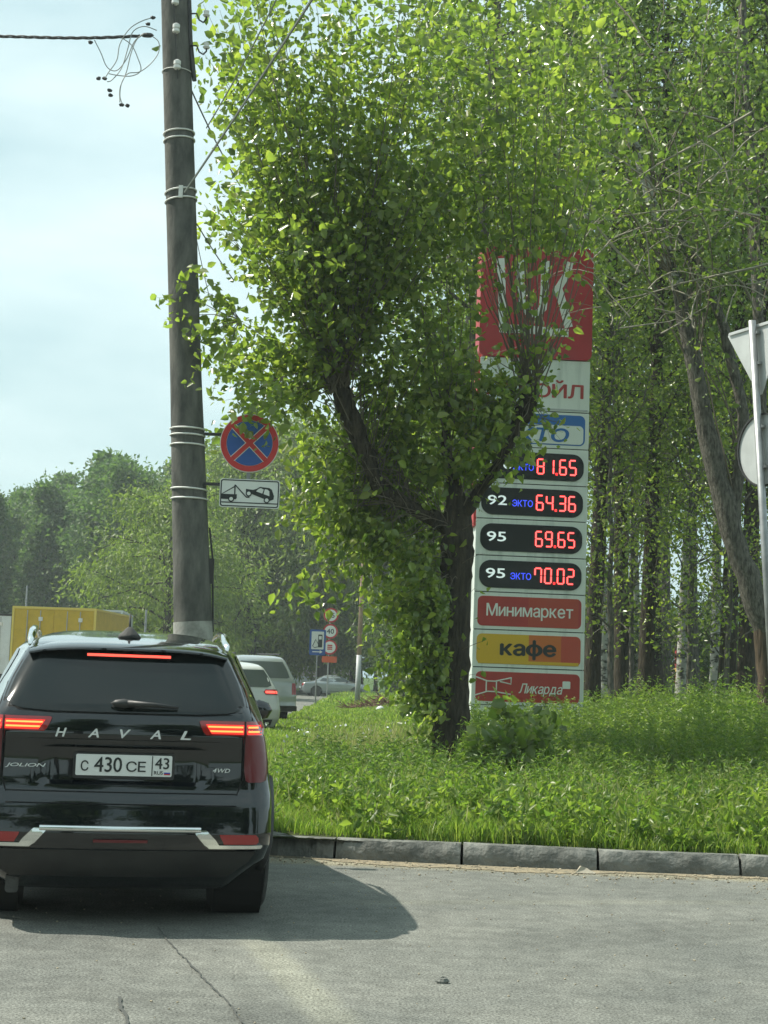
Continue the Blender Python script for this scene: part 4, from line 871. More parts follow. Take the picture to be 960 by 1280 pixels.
kind('yo', 'young_tree', H=9, tr=.06, z0=1.8, rad=1.7, nleaf=2900, lsize=.12, leaf='leaf_front', bark='bark_mid', nl=26, shape='tall', spread=.8)
kind('wi', 'willow_tree', H=11.5, tr=.30, z0=2.2, rad=4.3, nleaf=21000, lsize=.27, leaf='leaf_willow', bark='bark_dark', nl=34, shape='round', spread=.5, droop=.7, width=.42, clump=.3)
kind('fa', 'poplar_tree', H=17, tr=.32, z0=1.5, rad=3.6, nleaf=20000, lsize=.40, leaf='leaf_far', bark='bark_dark', nl=34, shape='cone', spread=1.3, width=.6, clump=.36)
kind('fb', 'lime_tree', H=14, tr=.32, z0=1.2, rad=4.6, nleaf=24000, lsize=.34, leaf='leaf_far', bark='bark_dark', nl=30, shape='round', spread=.8, clump=.42)
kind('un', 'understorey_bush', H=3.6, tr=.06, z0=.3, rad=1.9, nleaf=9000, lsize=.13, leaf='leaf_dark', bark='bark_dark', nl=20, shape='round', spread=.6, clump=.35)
# far tree line beyond the trucks (left of the pole)
GF = 'far trees beyond the road'
for i, (px, d, k, sc_, lb) in enumerate([
    (-18, 118, 'fa', .86, 'blue-green tree at the frame edge, far behind the white box truck'), (22, 128, 'fb', 1.0, 'far rounded tree rising behind the thin grey street pole'),
    (52, 120, 'fa', .92, 'far pointed tree above the left edge of the yellow truck'), (80, 132, 'fb', 1.12, 'far broad tree above the left door of the yellow truck'),
    (112, 124, 'fa', 1.10, 'tallest pointed tree of the far line, above the yellow truck'), (146, 130, 'fa', 1.02, 'far tree above the grey box truck'),
    (172, 118, 'fb', 1.13, 'far tree just beside the concrete pole'), (200, 134, 'fa', 1.16, 'far tall tree touching the concrete pole on its road side'),
    (232, 126, 'fa', 1.05, 'far tree mostly hidden by the concrete pole'), (4, 140, 'fa', 1.02, 'hazy back tree showing between the first two trees of the far line'), (60, 146, 'fa', 1.16, 'hazy back tree showing over the yellow truck corner'),
    (265, 138, 'fb', 1.15, 'far tree seen just past the concrete pole under the road signs')]):
    plant(k, lb, px, d, sc_, group=GF)
GW = 'olive willows along the far side of the verge'
for px, d, sc_, lb in [(205, 84, .98, 'olive drooping tree between the far line and the concrete pole'), (268, 112, 1.35, 'olive willow hanging behind the tow-away plate'), (312, 108, 1.5, 'olive willow over the silver pickup truck'),
    (352, 118, 1.65, 'olive willow directly above the petrol pump sign'), (405, 110, 1.7, 'olive willow behind the speed sign post'), (446, 122, 1.75, 'olive willow around the slim pale-footed post'),
    (492, 112, 1.75, 'olive willow above the brush pile'), (545, 106, 1.7, 'olive willow showing behind the pollarded poplar trunk'), (330, 132, 1.9, 'back willow closing the gap over the far building')]:
    plant('wi', lb, px, d, sc_, group=GW)
# tall wood behind the pylon
GP = 'tall trees of the wood behind the pylon'
wood = [(568, 33, 'pa', (1.35, 1.35, 1.0), 'tall poplar directly behind the pollarded poplar'), (556, 47, 'pb', 1.0, 'dark poplar between the pollard and the pylon'), (612, 38, 'bi', .95, 'birch whose pale stem shows above the red emblem box'),
    (690, 44, 'pb', 1.0, 'dark poplar directly behind the price pylon'), (738, 36, 'pb', .9, 'dark trunk touching the edge of the price pylon'), (757, 47, 'bi', 1.0, 'pale birch stem second from the pylon'),
    (779, 40, 'pb', .95, 'dark straight trunk third from the pylon'), (797, 52, 'bi', 1.05, 'thin pale birch deep in the wood'), (806, 35, 'pb', .85, 'thick dark trunk in the middle of the wood'),
    (832, 58, 'pa', 1.05, 'mid grey trunk beyond the kiosk gap'), (850, 40, 'bi', .95, 'birch trunk seen under the leaning poplar'), (868, 48, 'pa', 1.0, 'grey trunk behind the leaning poplar'),
    (893, 42, 'bi', 1.0, 'pale birch beside the yellow market stall'), (907, 37, 'pb', .95, 'dark trunk in front of the yellow market stall'), (930, 34, 'pb', .9, 'thickest dark trunk close to the leaning poplar'),
    (948, 50, 'pa', 1.05, 'grey trunk seen between the leaning poplar and the sign post'), (985, 40, 'pa', 1.0, 'poplar crown beyond the give way sign'), (1015, 46, 'pb', 1.0, 'dark poplar beyond the frame edge sign'),
    (660, 60, 'pa', 1.05, 'back poplar high over the emblem box'), (575, 64, 'pa', 1.1, 'back poplar over the pollard fork'),
    (790, 38, 'yo', 1.0, 'slender young tree between the dark trunks left of the red column'), (862, 34, 'yo', .9, 'slender young tree near the leaning stem foot'), (928, 38, 'yo', 1.0, 'slender young tree in front of the thickest dark trunk'),
    (765, 33, 'yo', 1.0, 'slender young tree close to the right edge of the price pylon'), (822, 52, 'pb', .9, 'straight grey trunk left of the thin pale birch pair'), (905, 30, 'yo', .85, 'slender young tree under the leaning stem')]
for px, d, k, sc_, lb in wood: plant(k, lb, px, d, sc_, group=GP)
GU = 'dark bushes under the wood'
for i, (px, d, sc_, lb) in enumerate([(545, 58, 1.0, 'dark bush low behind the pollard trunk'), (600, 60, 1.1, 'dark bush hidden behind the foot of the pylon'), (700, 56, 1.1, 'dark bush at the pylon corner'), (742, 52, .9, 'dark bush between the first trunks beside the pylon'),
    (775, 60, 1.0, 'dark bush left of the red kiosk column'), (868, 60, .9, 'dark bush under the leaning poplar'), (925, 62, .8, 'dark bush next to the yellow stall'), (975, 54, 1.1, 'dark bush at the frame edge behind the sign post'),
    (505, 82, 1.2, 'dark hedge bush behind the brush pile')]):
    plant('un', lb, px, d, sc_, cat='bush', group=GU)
for i, (px, d, k) in enumerate([(560, 150, 'fb'), (640, 140, 'fa'), (710, 150, 'fb'), (770, 145, 'fa'), (835, 155, 'fb'), (890, 150, 'fa'), (950, 148, 'fb'), (1010, 150, 'fa'), (470, 150, 'fa'), (395, 160, 'fb')]):
    plant(k, ['far tree showing through the pollard fork', 'far tree hidden behind the emblem box', 'far tree beyond the pylon edge', 'far tree in the gap between the first trunks', 'far tree over the kiosk', 'far tree beyond the yellow stall',
              'far tree behind the leaning trunk foot', 'far tree behind the sign post at the frame edge', 'far tree above the brush pile', 'far tree above the grey sedan'][i], px, d, .62, group='far trees behind the wood')
# unseen trees added behind the viewer to darken reflections in paint and glass
for i in range(13):
    an_ = R(95+i*27-90+0) ; x = -66+i*11; o = plant('fb' if i % 2 else 'fa', 'unseen tree added behind the viewer to darken the reflection in the black tailgate', 0, -20-(i % 3)*5, 1.25, group='unseen trees added behind the viewer to darken reflections', x=x)

# ------------------------------------------------------------------ the pollarded poplar in front
DP = 20.0
tb = P(563, 962, DP); T0 = Vector((tb.x, DP, gz(tb.x, DP))); pt = thing('pollarded_poplar', 'pollarded poplar with a dark forked trunk and leafy whips hanging in front of the pylon', 'tree', T0)
def TP(px, py, dd=0): return P(px, py, DP+dd)-T0
def rough_tube(m, px, rads, n=14, wob=.10, sub=4):
    pts = [TP(*q_) for q_ in px]; out = []; rr = []
    for i in range(len(pts)-1):
        for k in range(sub):
            t = k/sub; out.append(pts[i].lerp(pts[i+1], t)+Vector((random.gauss(0, .014), random.gauss(0, .014), 0))); rr.append((rads[i]*(1-t)+rads[i+1]*t)*random.uniform(.93, 1.09))
    out.append(pts[-1]); rr.append(rads[-1]); m.tube(out, rr, n, wob); return out
m = MB(); rough_tube(m, [(560, 985), (563, 945), (566, 880), (566, 800), (570, 730), (573, 680), (574, 632)], [.34, .26, .22, .20, .205, .215, .17], 18, .06, 5)
m.build('trunk', 'bark_dark', pt, smooth=60)
m = MB(); LL = rough_tube(m, [(572, 668), (535, 643), (500, 628), (472, 606), (458, 570), (443, 530), (430, 500), (424, 482)], [.13, .105, .09, .095, .105, .125, .145, .11], 12, .09)
m.build('limb', 'bark_dark', pt, smooth=60)
m = MB(); RL = rough_tube(m, [(576, 650), (600, 612), (625, 575), (645, 535), (660, 505), (663, 488)], [.12, .085, .08, .09, .135, .115], 12, .09); m.build('limb', 'bark_dark', pt, smooth=60)
m = MB(); R2 = rough_tube(m, [(574, 645), (566, 600), (555, 560), (560, 520)], [.16, .09, .06, .04], 10, .08); m.build('limb', 'bark_dark', pt, smooth=60)
whips = MB(); LP_ = []; LD = []; LS = []
def whip(p, target, n=12, r_=.016, nl=150, size=.10, arc=.12, start=.12, spread=.16, droop=.25):
    p = Vector(p); t = Vector(target); d = t-p; L_ = d.length; side = Vector((random.gauss(0, 1), random.gauss(0, 1), random.gauss(0, 1)))*arc*L_*.5
    c = [p+d*u+side*4*u*(1-u)*.5+Vector((0, 0, arc*L_*1.6*u*(1-u))) for u in np.linspace(0, 1, n)]
    c = [q_+Vector((random.gauss(0, .015), random.gauss(0, .015), random.gauss(0, .01))) if 0 < i < n-1 else q_ for i, q_ in enumerate(c)]
    whips.tube(c, [r_*(1-.85*i/(n-1)) for i in range(n)], 4, cap=False)
    ca = np.array([tuple(q_) for q_ in c]); u = start+(1-start)*rng.random(nl)**.85; f = u*(n-1.001); i = f.astype(int); fr = (f-i)[:, None]
    pos = ca[i]*(1-fr)+ca[i+1]*fr; pos += rng.normal(size=(nl, 3))*spread*np.array([1, 1, .8])
    dd = (ca[i+1]-ca[i]); dd = dd/np.linalg.norm(dd, axis=1, keepdims=True)*.35+rng.normal(size=(nl, 3))*.75; dd[:, 2] -= droop
    LP_.append(pos); LD.append(dd); LS.append(size*np.clip(rng.gamma(9, 1/9, nl), .4, 1.7))
stubL = LL[-1]; stubR = RL[-1]
def rnd(a, b): return random.uniform(a, b)
for _ in range(96):                                       # fan of long whips from the left stub
    px = rnd(252, 600); py = rnd(-120, 300)
    whip(stubL+Vector((rnd(-.12, .12), rnd(-.12, .12), rnd(-.15, .1))), TP(px, py, rnd(-1.9, 1.3)), 12, .013, 150, .106, arc=.09, start=.22, spread=.24)
for _ in range(34): whip(random.choice(LL[12:]), TP(rnd(290, 590), rnd(260, 520), rnd(-1.3, 1.2)), 9, .009, 80, .10, spread=.2)
for _ in range(10): whip(stubL, TP(rnd(262, 330), rnd(440, 585), rnd(-1.3, .6)), 9, .010, 70, arc=.35)
for _ in range(13): whip(stubL, TP(rnd(248, 300), rnd(230, 470), rnd(-1.6, .8)), 10, .011, 75, arc=.2)
for tx, ty in ((196, 372), (205, 400), (222, 352), (240, 335), (248, 375), (228, 425), (236, 455), (246, 420), (236, 478), (262, 500)): whip(TP(300, 400, -1.2), TP(tx, ty, -2.6), 8, .008, 30, .10, arc=.1, spread=.05)
for tx, ty in ((312, 532), (330, 560), (300, 540), (340, 525), (290, 512)): whip(TP(355, 470, -1.8), TP(tx, ty, -2.4), 8, .007, 34, .10, arc=.12, spread=.07)
for _ in range(44):                                       # right stub: whips over the pylon
    px = rnd(540, 780); py = rnd(-120, 330); whip(stubR+Vector((rnd(-.12, .12), rnd(-.12, .12), rnd(-.15, .1))), TP(px, py, rnd(-1.8, 1.8)), 12, .010, 150 if py < 230 else 46, .106, arc=.09, spread=.22, start=.3)
for _ in range(24): whip(stubR, TP(rnd(600, 725), rnd(320, 450), rnd(-1.0, 1.0)), 9, .011, 42, .11, start=.2)
for _ in range(18): whip(random.choice(RL), TP(rnd(560, 640), rnd(420, 600), rnd(-1.0, .8)), 8, .010, 60)
for _ in range(14): whip(random.choice(R2), TP(rnd(470, 600), rnd(200, 520), rnd(-1.2, 1.0)), 10, .012, 110)
for _ in range(9): whip(random.choice(RL[6:]), TP(rnd(640, 712), rnd(520, 575), rnd(-.8, .2)), 7, .008, 16, arc=.2, spread=.08)
for _ in range(30): whip(random.choice(LL[:16]), TP(rnd(400, 560), rnd(560, 720), rnd(-1.1, .9)), 8, .009, 60, arc=.25, droop=.5)
for _ in range(46): whip(random.choice(LL[4:24]), TP(rnd(345, 575), rnd(420, 650), rnd(.1, 1.8)), 8, .008, 62, .11, arc=.3, droop=.6, spread=.2)
for _ in range(60): whip(random.choice(LL[2:20]), TP(rnd(350, 560), rnd(560, 790), rnd(-.2, 1.6)), 8, .008, 60, .105, arc=.3, droop=.7, spread=.2)
for _ in range(22): whip(TP(566, rnd(690, 860)), TP(rnd(452, 545), rnd(690, 880), rnd(-.3, 1.0)), 7, .008, 50, .10, arc=.3, spread=.15, droop=.5)
for _ in range(34): whip(random.choice(RL[2:]), TP(rnd(575, 665), rnd(430, 585), rnd(-.9, .3)), 8, .008, 34, .11, arc=.3, droop=.5, spread=.13)
for _ in range(70):                                       # suckers down the trunk, on its shaded side
    z = rnd(650, 905); whip(TP(566+rnd(-6, 3), z), TP(rnd(480, 562)+max(0, (z-800)*.2), z+rnd(-30, 45), rnd(-.9, .4)), 7, .008, 60, .095, arc=.3, spread=.11, droop=.5)
for tx, ty in ((604, 598), (598, 650), (606, 692), (600, 738), (608, 800), (600, 842)): whip(TP(578, ty+12, -.2), TP(tx, ty, -.5), 5, .006, 9, .09, spread=.05)
whips.build('whips', 'twig', pt, kind='stuff')
pos = np.concatenate(LP_); dd = np.concatenate(LD); sz = np.concatenate(LS)
# thin the leaves where the photograph shows the price panels clear of them
up_h = Vector((0, 0, 1))
wp = pos+np.array(tuple(T0))
print('front leaves', len(pos))
sv = wp-np.array(tuple(EYE)); dep = sv@np.array(tuple(fw)); sx_ = 480+F*(sv@np.array(tuple(rt)))/dep; sy_ = 640-F*(sv@np.array(tuple(up)))/dep
thin = np.zeros(len(pos))                              # gaps where the photograph shows the wood of the limbs
for pl_, wd in (([(575, 700), (572, 660), (535, 643), (500, 628), (472, 606), (458, 570), (443, 530), (430, 500)], 24), ([(600, 612), (625, 575), (645, 535), (660, 505)], 4), ([(578, 930), (578, 860), (580, 760), (582, 690)], 11)):
    for (ax, ay), (bx_, by_) in zip(pl_, pl_[1:]):
        t = np.clip(((sx_-ax)*(bx_-ax)+(sy_-ay)*(by_-ay))/((bx_-ax)**2+(by_-ay)**2), 0, 1); dd_ = np.hypot(sx_-ax-t*(bx_-ax), sy_-ay-t*(by_-ay)); thin = np.maximum(thin, np.where((dd_ < wd*1.45) & (wp[:, 1] < DP+.25), .97, 0))
thin = np.maximum(thin, np.where((sx_ > 600) & (sx_ < 745) & (sy_ > 318) & (sy_ < 470), .8, 0)); thin = np.maximum(thin, np.where((sx_ > 640) & (sx_ < 745) & (sy_ > 470) & (sy_ < 600), .5, 0)); ok_ = rng.random(len(pos)) > thin; pos = pos[ok_]; dd = dd[ok_]; sz = sz[ok_]; wp = wp[ok_]
order = np.argsort(wp[:, 1]-sz*8); keep = np.zeros(len(pos), bool); keep[order[:300]] = True
V, Fq = leaf_verts(pos[~keep], dd[~keep], sz[~keep], .66, rich=True); npmesh('foliage', V, Fq, 'leaf_front', pt, kind='stuff')
lf = [None]*4
for k in range(4):
    V, Fq = leaf_verts(np.zeros((1, 3)), np.array([[1., 0, 0]]), np.ones(1), .66, rich=True); lf[k] = V, Fq
first = [None]*4
for j, i in enumerate(np.nonzero(keep)[0]):
    k = j % 4
    if first[k] is None: o = npmesh('leaf', lf[k][0], lf[k][1], 'leaf_front', pt); first[k] = o.data
    else: o = bpy.data.objects.new('leaf', first[k]); C.objects.link(o); o.parent = pt
    o.location = pos[i]; o.rotation_euler = Vector(dd[i]).to_track_quat('X', 'Z').to_euler(); s_ = float(sz[i]); o.scale = (s_, s_, s_)

# ------------------------------------------------------------------ the leaning poplar at the right
DL = 25.0; lb_ = P(958, 925, DL); T1 = Vector((lb_.x, DL, gz(lb_.x, DL))); lt = thing('leaning_poplar', 'big leaning poplar with a rough grey trunk and bare twigs behind the give way sign', 'tree', T1)
def TQ(px, py, dd=0): return P(px, py, DL+dd)-T1
def rt2(m, px, rads, n=12, wob=.06):
    pts = [TQ(*q_) for q_ in px]; out = []; rr = []
    for i in range(len(pts)-1):
        for k in range(4): t = k/4; out.append(pts[i].lerp(pts[i+1], t)+Vector((random.gauss(0, .012), 0, 0))); rr.append((rads[i]*(1-t)+rads[i+1]*t)*random.uniform(.95, 1.06))
    out.append(pts[-1]); rr.append(rads[-1]); m.tube(out, rr, n, wob); return out
m = MB(); rt2(m, [(962, 960), (960, 900), (956, 830), (954, 775), (945, 745)], [.22, .17, .15, .155, .17]); m.build('trunk', 'bark_brown', lt, smooth=60)
m = MB(); LT = rt2(m, [(955, 790), (938, 735), (915, 665), (892, 580), (873, 490), (858, 415), (846, 355)], [.17, .19, .185, .165, .145, .125, .10]); m.build('leaning_stem', 'bark_mid', lt, smooth=60)
m = MB(); LU_ = rt2(m, [(846, 355), (820, 275), (797, 190), (775, 140), (745, 50), (715, -40)], [.10, .09, .08, .07, .055, .04]); m.build('upper_stem', 'bark_pale', lt, smooth=60)
m = MB(); LV = rt2(m, [(918, 660), (930, 520), (905, 410), (880, 340), (845, 290)], [.10, .09, .085, .075, .05]); m.build('limb', 'bark_mid', lt, smooth=60)
m = MB(); LW = rt2(m, [(952, 560, 3), (948, 400, 3), (940, 200, 3), (930, 60, 3), (925, -60, 3)], [.10, .10, .09, .08, .07]); m.build('back_stem', 'bark_mid', lt, smooth=60)
whips = MB(); LP_ = []; LD = []; LS = []
def TPq(px, py, dd=0): return TQ(px, py, dd)
for _ in range(46): whip(random.choice(LU_+LT[-8:]), TQ(rnd(660, 975), rnd(-40, 330), rnd(-3, 2)), 11, .020, 110, .10, arc=.2, spread=.22, start=.25)
for _ in range(26): whip(random.choice(LW[4:]), TQ(rnd(800, 1000), rnd(-40, 420), rnd(-2, 3)), 10, .018, 110, .10, arc=.2, spread=.22, start=.2)
for _ in range(10): whip(random.choice(LV), TQ(rnd(760, 960), rnd(250, 430), rnd(-2, 1)), 9, .014, 40, .09, arc=.25, spread=.18)
whips.build('twigs', 'twig', lt, kind='stuff'); whips = MB()
for k in range(70):                                       # bare pale twigs crossing the right top
    a = TQ(rnd(700, 960), rnd(220, 420), rnd(-2.4, -.6)); b = a+Vector((rnd(-1.6, 1.6), rnd(-.6, .6), rnd(-.5, 1.0))); q_ = len(LP_); whip(a, b, 9, .013, 1, .05, arc=.5)
for (x0, y0), (x1, y1) in (((950, 270), (660, 300)), ((940, 140), (600, 330)), ((800, 340), (565, 70)), ((960, 330), (700, 395)), ((900, 150), (640, 165)), ((820, 240), (700, 170)), ((660, 90), (560, 70))):
    whip(TQ(x0, y0, -1.2), TQ(x1, y1, -1.8), 12, .022, 3, .08, arc=.12)
whips.build('bare_twigs', 'twig_pale', lt, kind='stuff')
V, Fq = leaf_verts(np.concatenate(LP_), np.concatenate(LD), np.concatenate(LS), .66, rich=True); npmesh('foliage', V, Fq, 'leaf_mid', lt, kind='stuff')
# ------------------------------------------------------------------ bush by the trunk, brush pile, far buildings
BX = P(637, 965, 17.3); bt = thing('leafy_bush', 'low dark green bush with broad leaves in front of the price pylon', 'bush', (BX.x, 17.3, gz(BX.x, 17.3)))
whips = MB(); LP_ = []; LD = []; LS = []
for _ in range(26): an_ = rnd(0, 6.28); r_ = rnd(.15, .48); whip((0, 0, 0), (r_*math.cos(an_), r_*math.sin(an_), rnd(.25, .75)), 6, .007, 30, .12, arc=.15, spread=.06, start=.3)
whips.build('stems', 'twig', bt); V, Fq = leaf_verts(np.concatenate(LP_), np.concatenate(LD), np.concatenate(LS), .75, rich=True); npmesh('foliage', V, Fq, 'leaf_mid', bt, kind='stuff')
BX = P(655, 930, 18.6); bt = thing('maple_sapling', 'bright yellow-green sapling just behind the low dark bush', 'sapling', (BX.x, 18.6, gz(BX.x, 18.6)))
whips = MB(); LP_ = []; LD = []; LS = []
for _ in range(16): an_ = rnd(0, 6.28); r_ = rnd(.1, .55); whip((0, 0, 0), (r_*math.cos(an_), r_*math.sin(an_)*.6, rnd(.5, 1.05)), 6, .007, 24, .12, arc=.1, spread=.07, start=.4)
whips.build('stems', 'twig', bt); V, Fq = leaf_verts(np.concatenate(LP_), np.concatenate(LD), np.concatenate(LS), .75, rich=True); npmesh('foliage', V, Fq, 'leaf_front', bt, kind='stuff')
BX = P(478, 868, 58); m = MB()
for _ in range(240):
    a = Vector((rnd(-1.3, 1.3), rnd(-.5, .5), 0)); a.z = max(0, .55*(1-abs(a.x)/1.4))*rnd(0, 1); m.tube([a, a+Vector((rnd(-.6, .6), rnd(-.3, .3), rnd(-.05, .35)))], [.018, .006], 4, cap=False)
tag(m.build('brush_pile', 'rust_twig', kind='stuff'), 'low pile of reddish cut branches at the foot of the slim post', 'brush pile').location = (BX.x, 58, .1)
tag(MB().blob((0, 0, .12), .16, 10, (1, .8, .8), .08).build('plastic_bag', 'flower_white', smooth=True), 'small round white bag lying at the edge of the brush pile', 'bag').location = (P(476, 877, 55).x, 55, .12)
# apartment block far behind the pickup
bx = P(338, 800, 150); bd = thing('apartment_block', 'pale pink apartment block seen in a gap over the silver pickup truck', 'building', (bx.x, 150, 0))
MB().box((-9, 0, 0), (9, 10, 12)).build('wall', 'building_wall', bd); MB().box((-9.2, -.25, -.0), (9.2, 0, 1.2)).build('plinth', 'building_white', bd)
for i in range(6):
    for j in range(4):
        x = -7.5+i*3; z = 1.9+j*2.8; w = MB().box((x-.75, -.06, z-.05), (x+.75, .0, z+1.5)).build('window', 'building_white', bd); MB().box((x-.62, -.09, z+.06), (x-.04, -.062, z+1.4)).box((x+.04, -.09, z+.06), (x+.62, -.062, z+1.4)).build('pane', 'building_pane', w)
for j in range(4): MB().box((-2.2, -1.1, 1.3+2.8*j), (.8, 0, 2.3+2.8*j)).build('balcony', 'building_white', bd)
# low station buildings glimpsed between the trunks
bx = P(822, 850, 78); kd = thing('white_kiosk', 'low white kiosk with a flat canopy glimpsed between the trunks', 'kiosk', (bx.x, 78, .1))
MB().box((-2.2, 0, 0), (1.2, 3, 1.9)).build('wall', 'building_white', kd); MB().box((-2.5, -.5, 1.95), (1.6, 3.2, 2.2)).build('canopy', 'stela_white', kd)
for i in range(3): MB().box((-1.9+i*1.0, -.03, .7), (-1.15+i*1.0, .0, 1.6)).build('window', 'building_pane', kd)
MB().box((.75, -.9, 0), (1.15, -.6, 3.3)).build('red_column', 'stela_red', kd)
bx = P(839, 860, 62); fc = thing('roadside_cabinet', 'small pale blue cabinet standing between two trunks in the wood', 'cabinet', (bx.x, 62, gz(bx.x, 62)))
MB().box((-.32, 0, 0), (.32, .4, 1.0)).build('case', 'litter', fc); MB().box((-.28, -.015, .1), (-.01, 0, .92)).build('door', 'truck_white', fc); MB().box((.01, -.015, .1), (.28, 0, .92)).build('door', 'truck_white', fc)
bx = P(926, 852, 72); ys = thing('yellow_stall', 'yellow market stall with a brown stripe glimpsed between dark trunks', 'stall', (bx.x, 72, .1))
MB().box((-2.6, 0, 0), (2.6, 2.4, 2.05)).build('wall', 'truck_yellow', ys); MB().box((-2.7, -.4, 2.05), (2.7, 2.5, 2.2)).build('roof', 'truck_trim', ys)
for i in range(5): MB().box((-2.3+i, -.03, .9), (-1.6+i, 0, 1.5)).build('hatch', 'bark_brown', ys)

# ------------------------------------------------------------------ grass, weeds, litter
VH = np.vectorize(vh)
def scatter(n, x0, x1, y0, y1, cond=None):
    x = rng.uniform(x0, x1, n); y = rng.uniform(y0, y1, n)
    kx = np.interp(y, [p[1] for p in KP[7:]], [p[0] for p in KP[7:]]); ok = (x > kx+.17) & (y > np.interp(-x, [-p[0] for p in KP[:8]], [p[1] for p in KP[:8]])+.16)
    ok &= (np.abs(x) < .02*0+y*.30+.8)
    if cond is not None: ok &= cond(x, y)
    return x[ok], y[ok]
def clump_noise(x, y): return np.clip(.5+.5*np.sin(x*2.3+1.3*np.sin(y*1.9))*np.cos(y*2.1+1.1*np.sin(x*1.4)), 0, 1)
def blades(name, n, area, h0, h1, w, mat, lab, hfun=None, lean=.45):
    x, y = scatter(n, *area); z = VH(x, y)-.01; n = len(x); h = rng.uniform(h0, h1, n)*(.55+.9*clump_noise(x, y))
    if hfun is not None: h *= hfun(x, y)
    a = rng.uniform(0, 2*PI, n); bend = rng.uniform(.1, lean*1.6, n)*h; dx, dy = np.cos(a), np.sin(a); b = rng.uniform(0, 2*PI, n); wx, wy = np.cos(b)*w/2, np.sin(b)*w/2
    V = np.empty((n, 5, 3))
    for i, (t, ww) in enumerate(((0, -1), (0, 1), (.55, .85), (.55, -.85), (1, 0))):
        V[:, i, 0] = x+dx*bend*t*t+wx*ww; V[:, i, 1] = y+dy*bend*t*t+wy*ww; V[:, i, 2] = z+h*t*(1-.15*t)
    k = (np.arange(n)*5)[:, None]; Fq = np.concatenate([k+[0, 1, 2], k+[0, 2, 3], k+[3, 2, 4]], 1).reshape(-1, 3)
    tag(npmesh(name, V.reshape(-1, 3), Fq, mat, kind='stuff'), lab, 'grass')
fr = lambda x, y: np.clip(.75+(y-12)/4, .75, 1.05)
lowl = lambda x, y: np.clip(.45+(x+.2)*.5, .45, 1)
blades('near_grass', 120000, (-1.6, 7, 11.8, 17.5), .12, .32, .009, 'grass', 'short bright grass growing right behind the kerb', fr)
blades('middle_grass', 120000, (-3.2, 11, 17, 31), .10, .25, .016, 'grass', 'sunlit grass on the middle of the verge', lowl)
blades('dry_stalks', 15000, (-1.2, 9, 12.2, 27), .20, .50, .010, 'dry_grass', 'thin pale dry stalks and seed heads standing among the green grass', fr, .3)
blades('far_grass', 75000, (-3.3, 6, 30, 66), .12, .26, .032, 'grass', 'grass strip running back beside the parked cars', lowl)
blades('distant_grass', 30000, (-3.3, 14, 64, 100), .14, .28, .07, 'grass', 'grass strip at the far end of the verge')
def weeds(name, n, area, h0, h1, nleaf, ls, mat, lab, width=.3, cond=None, hfun=None, up=.5):
    x, y = scatter(n, *area, cond); z = VH(x, y); n = len(x); h = rng.uniform(h0, h1, n)
    if hfun is not None: h *= hfun(x, y)
    t = rng.random((n, nleaf))**.8; a = rng.uniform(0, 2*PI, n); le = rng.uniform(0, .22, n)*h
    px = x[:, None]+np.cos(a)[:, None]*le[:, None]*t*t; py = y[:, None]+np.sin(a)[:, None]*le[:, None]*t*t; pz = z[:, None]+h[:, None]*t
    pos = np.stack([px, py, pz], 2).reshape(-1, 3); b = rng.uniform(0, 2*PI, len(pos)); d = np.stack([np.cos(b), np.sin(b), rng.uniform(-.2, 1, len(pos))*up*2], 1)
    s = ls*rng.uniform(.6, 1.3, len(pos))*(1.15-.5*t.reshape(-1)); V, Fq = leaf_verts(pos, d, s, width)
    # stems as slim triangles
    w = .006; k = len(V); SV = np.empty((n, 3, 3)); SV[:, 0] = np.stack([x-w, y, z], 1); SV[:, 1] = np.stack([x+w, y, z], 1); SV[:, 2] = np.stack([x+np.cos(a)*le, y+np.sin(a)*le, z+h*1.02], 1)
    Fq = np.concatenate([Fq, k+np.arange(n*3).reshape(-1, 3)]); V = np.concatenate([V, SV.reshape(-1, 3)])
    tag(npmesh(name, V, Fq, mat, kind='stuff'), lab, 'weeds')
mound = lambda x, y: (x > .9+.25*np.sin(y)) & (y > 14.2)
hf = lambda x, y: np.where((x < 3.9) & (y < 28), .72, 1.12)*(.55+.75*clump_noise(x*.8+3, y*.6))*np.clip((y-13.4)/5, .25, 1)
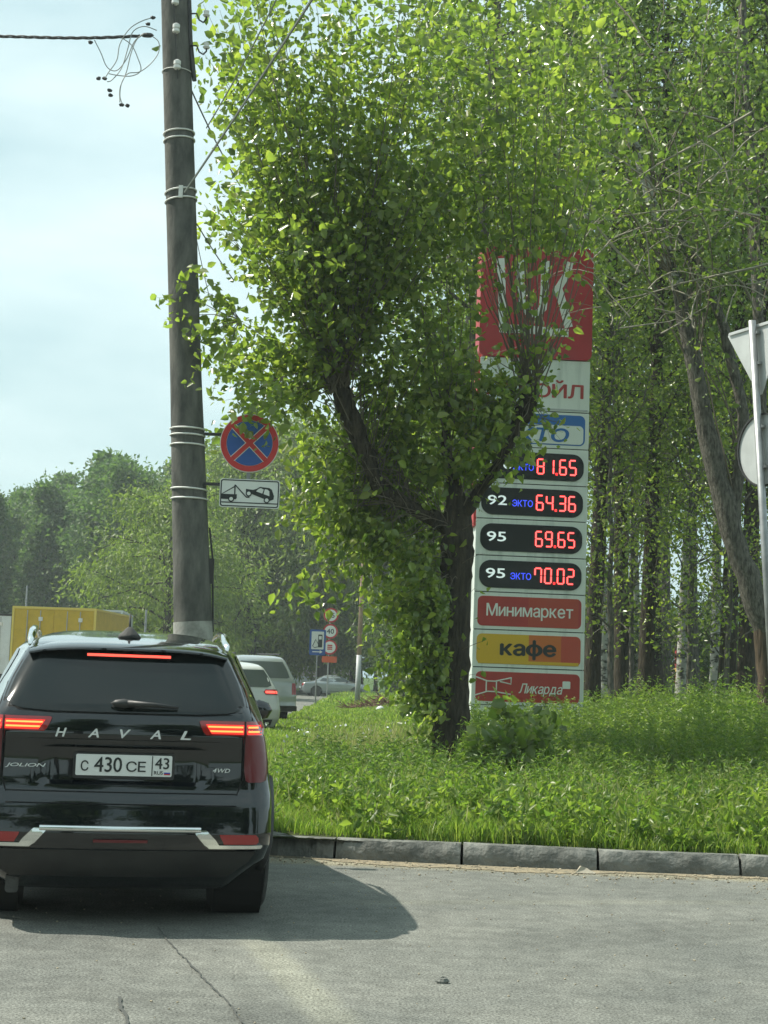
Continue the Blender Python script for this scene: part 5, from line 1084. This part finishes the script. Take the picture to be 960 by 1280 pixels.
weeds('tall_weeds', 9000, (1.0, 12, 15, 30), .40, .98, 26, .10, 'weed', 'tall feathery weeds crowding round the foot of the price pylon', .24, mound, hf)
weeds('mid_weeds', 3400, (-1.0, 7, 13.2, 20), .22, .55, 18, .085, 'grass_deep', 'knee-high leafy weeds between the kerb and the pollard trunk', .30, lambda x, y: clump_noise(x, y) > .35)
weeds('back_weeds', 5000, (-1.5, 16, 29, 46), .45, .9, 18, .13, 'grass_deep', 'dark weeds at the edge of the wood', .3, lambda x, y: x > .6+(y-29)*.02)
weeds('kerb_weeds', 1900, (-1.2, 7, 11.9, 14.6), .05, .42, 13, .11, 'weed', 'broad-leaved weeds and dock along the back of the kerb', .42, lambda x, y: clump_noise(x*1.7+2, y*1.3) > .3, None, .9)
x, y = scatter(140, -2.6, 1.2, 15, 34); z = VH(x, y)+rng.uniform(.10, .26, len(x)); V, Fq = leaf_verts(np.stack([x, y, z], 1), rng.normal(size=(len(x), 3)), rng.uniform(.03, .085, len(x)), 1.0)
tag(npmesh('white_flowers', V, Fq, 'flower_white', kind='stuff'), 'scattered white blossoms and scraps in the grass beside the parked cars', 'flowers')
x, y = scatter(110, -2.6, 6, 13, 24); z = VH(x, y)+rng.uniform(.05, .3, len(x)); V, Fq = leaf_verts(np.stack([x, y, z], 1), rng.normal(size=(len(x), 3)), rng.uniform(.03, .05, len(x)), 1.0)
tag(npmesh('fallen_petals', V, Fq, 'litter', kind='stuff'), 'pale blue petals and litter scraps among the near weeds', 'petals')

# ------------------------------------------------------------------ air
vm = bpy.data.materials.new('air'); vm.use_nodes = True; t = vm.node_tree; t.nodes.clear(); vo = t.nodes.new('ShaderNodeOutputMaterial'); pv = t.nodes.new('ShaderNodeVolumePrincipled')
pv.inputs['Color'].default_value = (.86, .97, .96, 1); pv.inputs['Density'].default_value = .0008; pv.inputs['Anisotropy'].default_value = .2; t.links.new(pv.outputs[0], vo.inputs['Volume'])
hz_ = MB().box((-120, -60, -1.2), (120, 200, 42)).build('haze', vm); hz_['kind'] = 'stuff'
S.cycles.volume_bounces = 0; S.cycles.volume_step_rate = 4
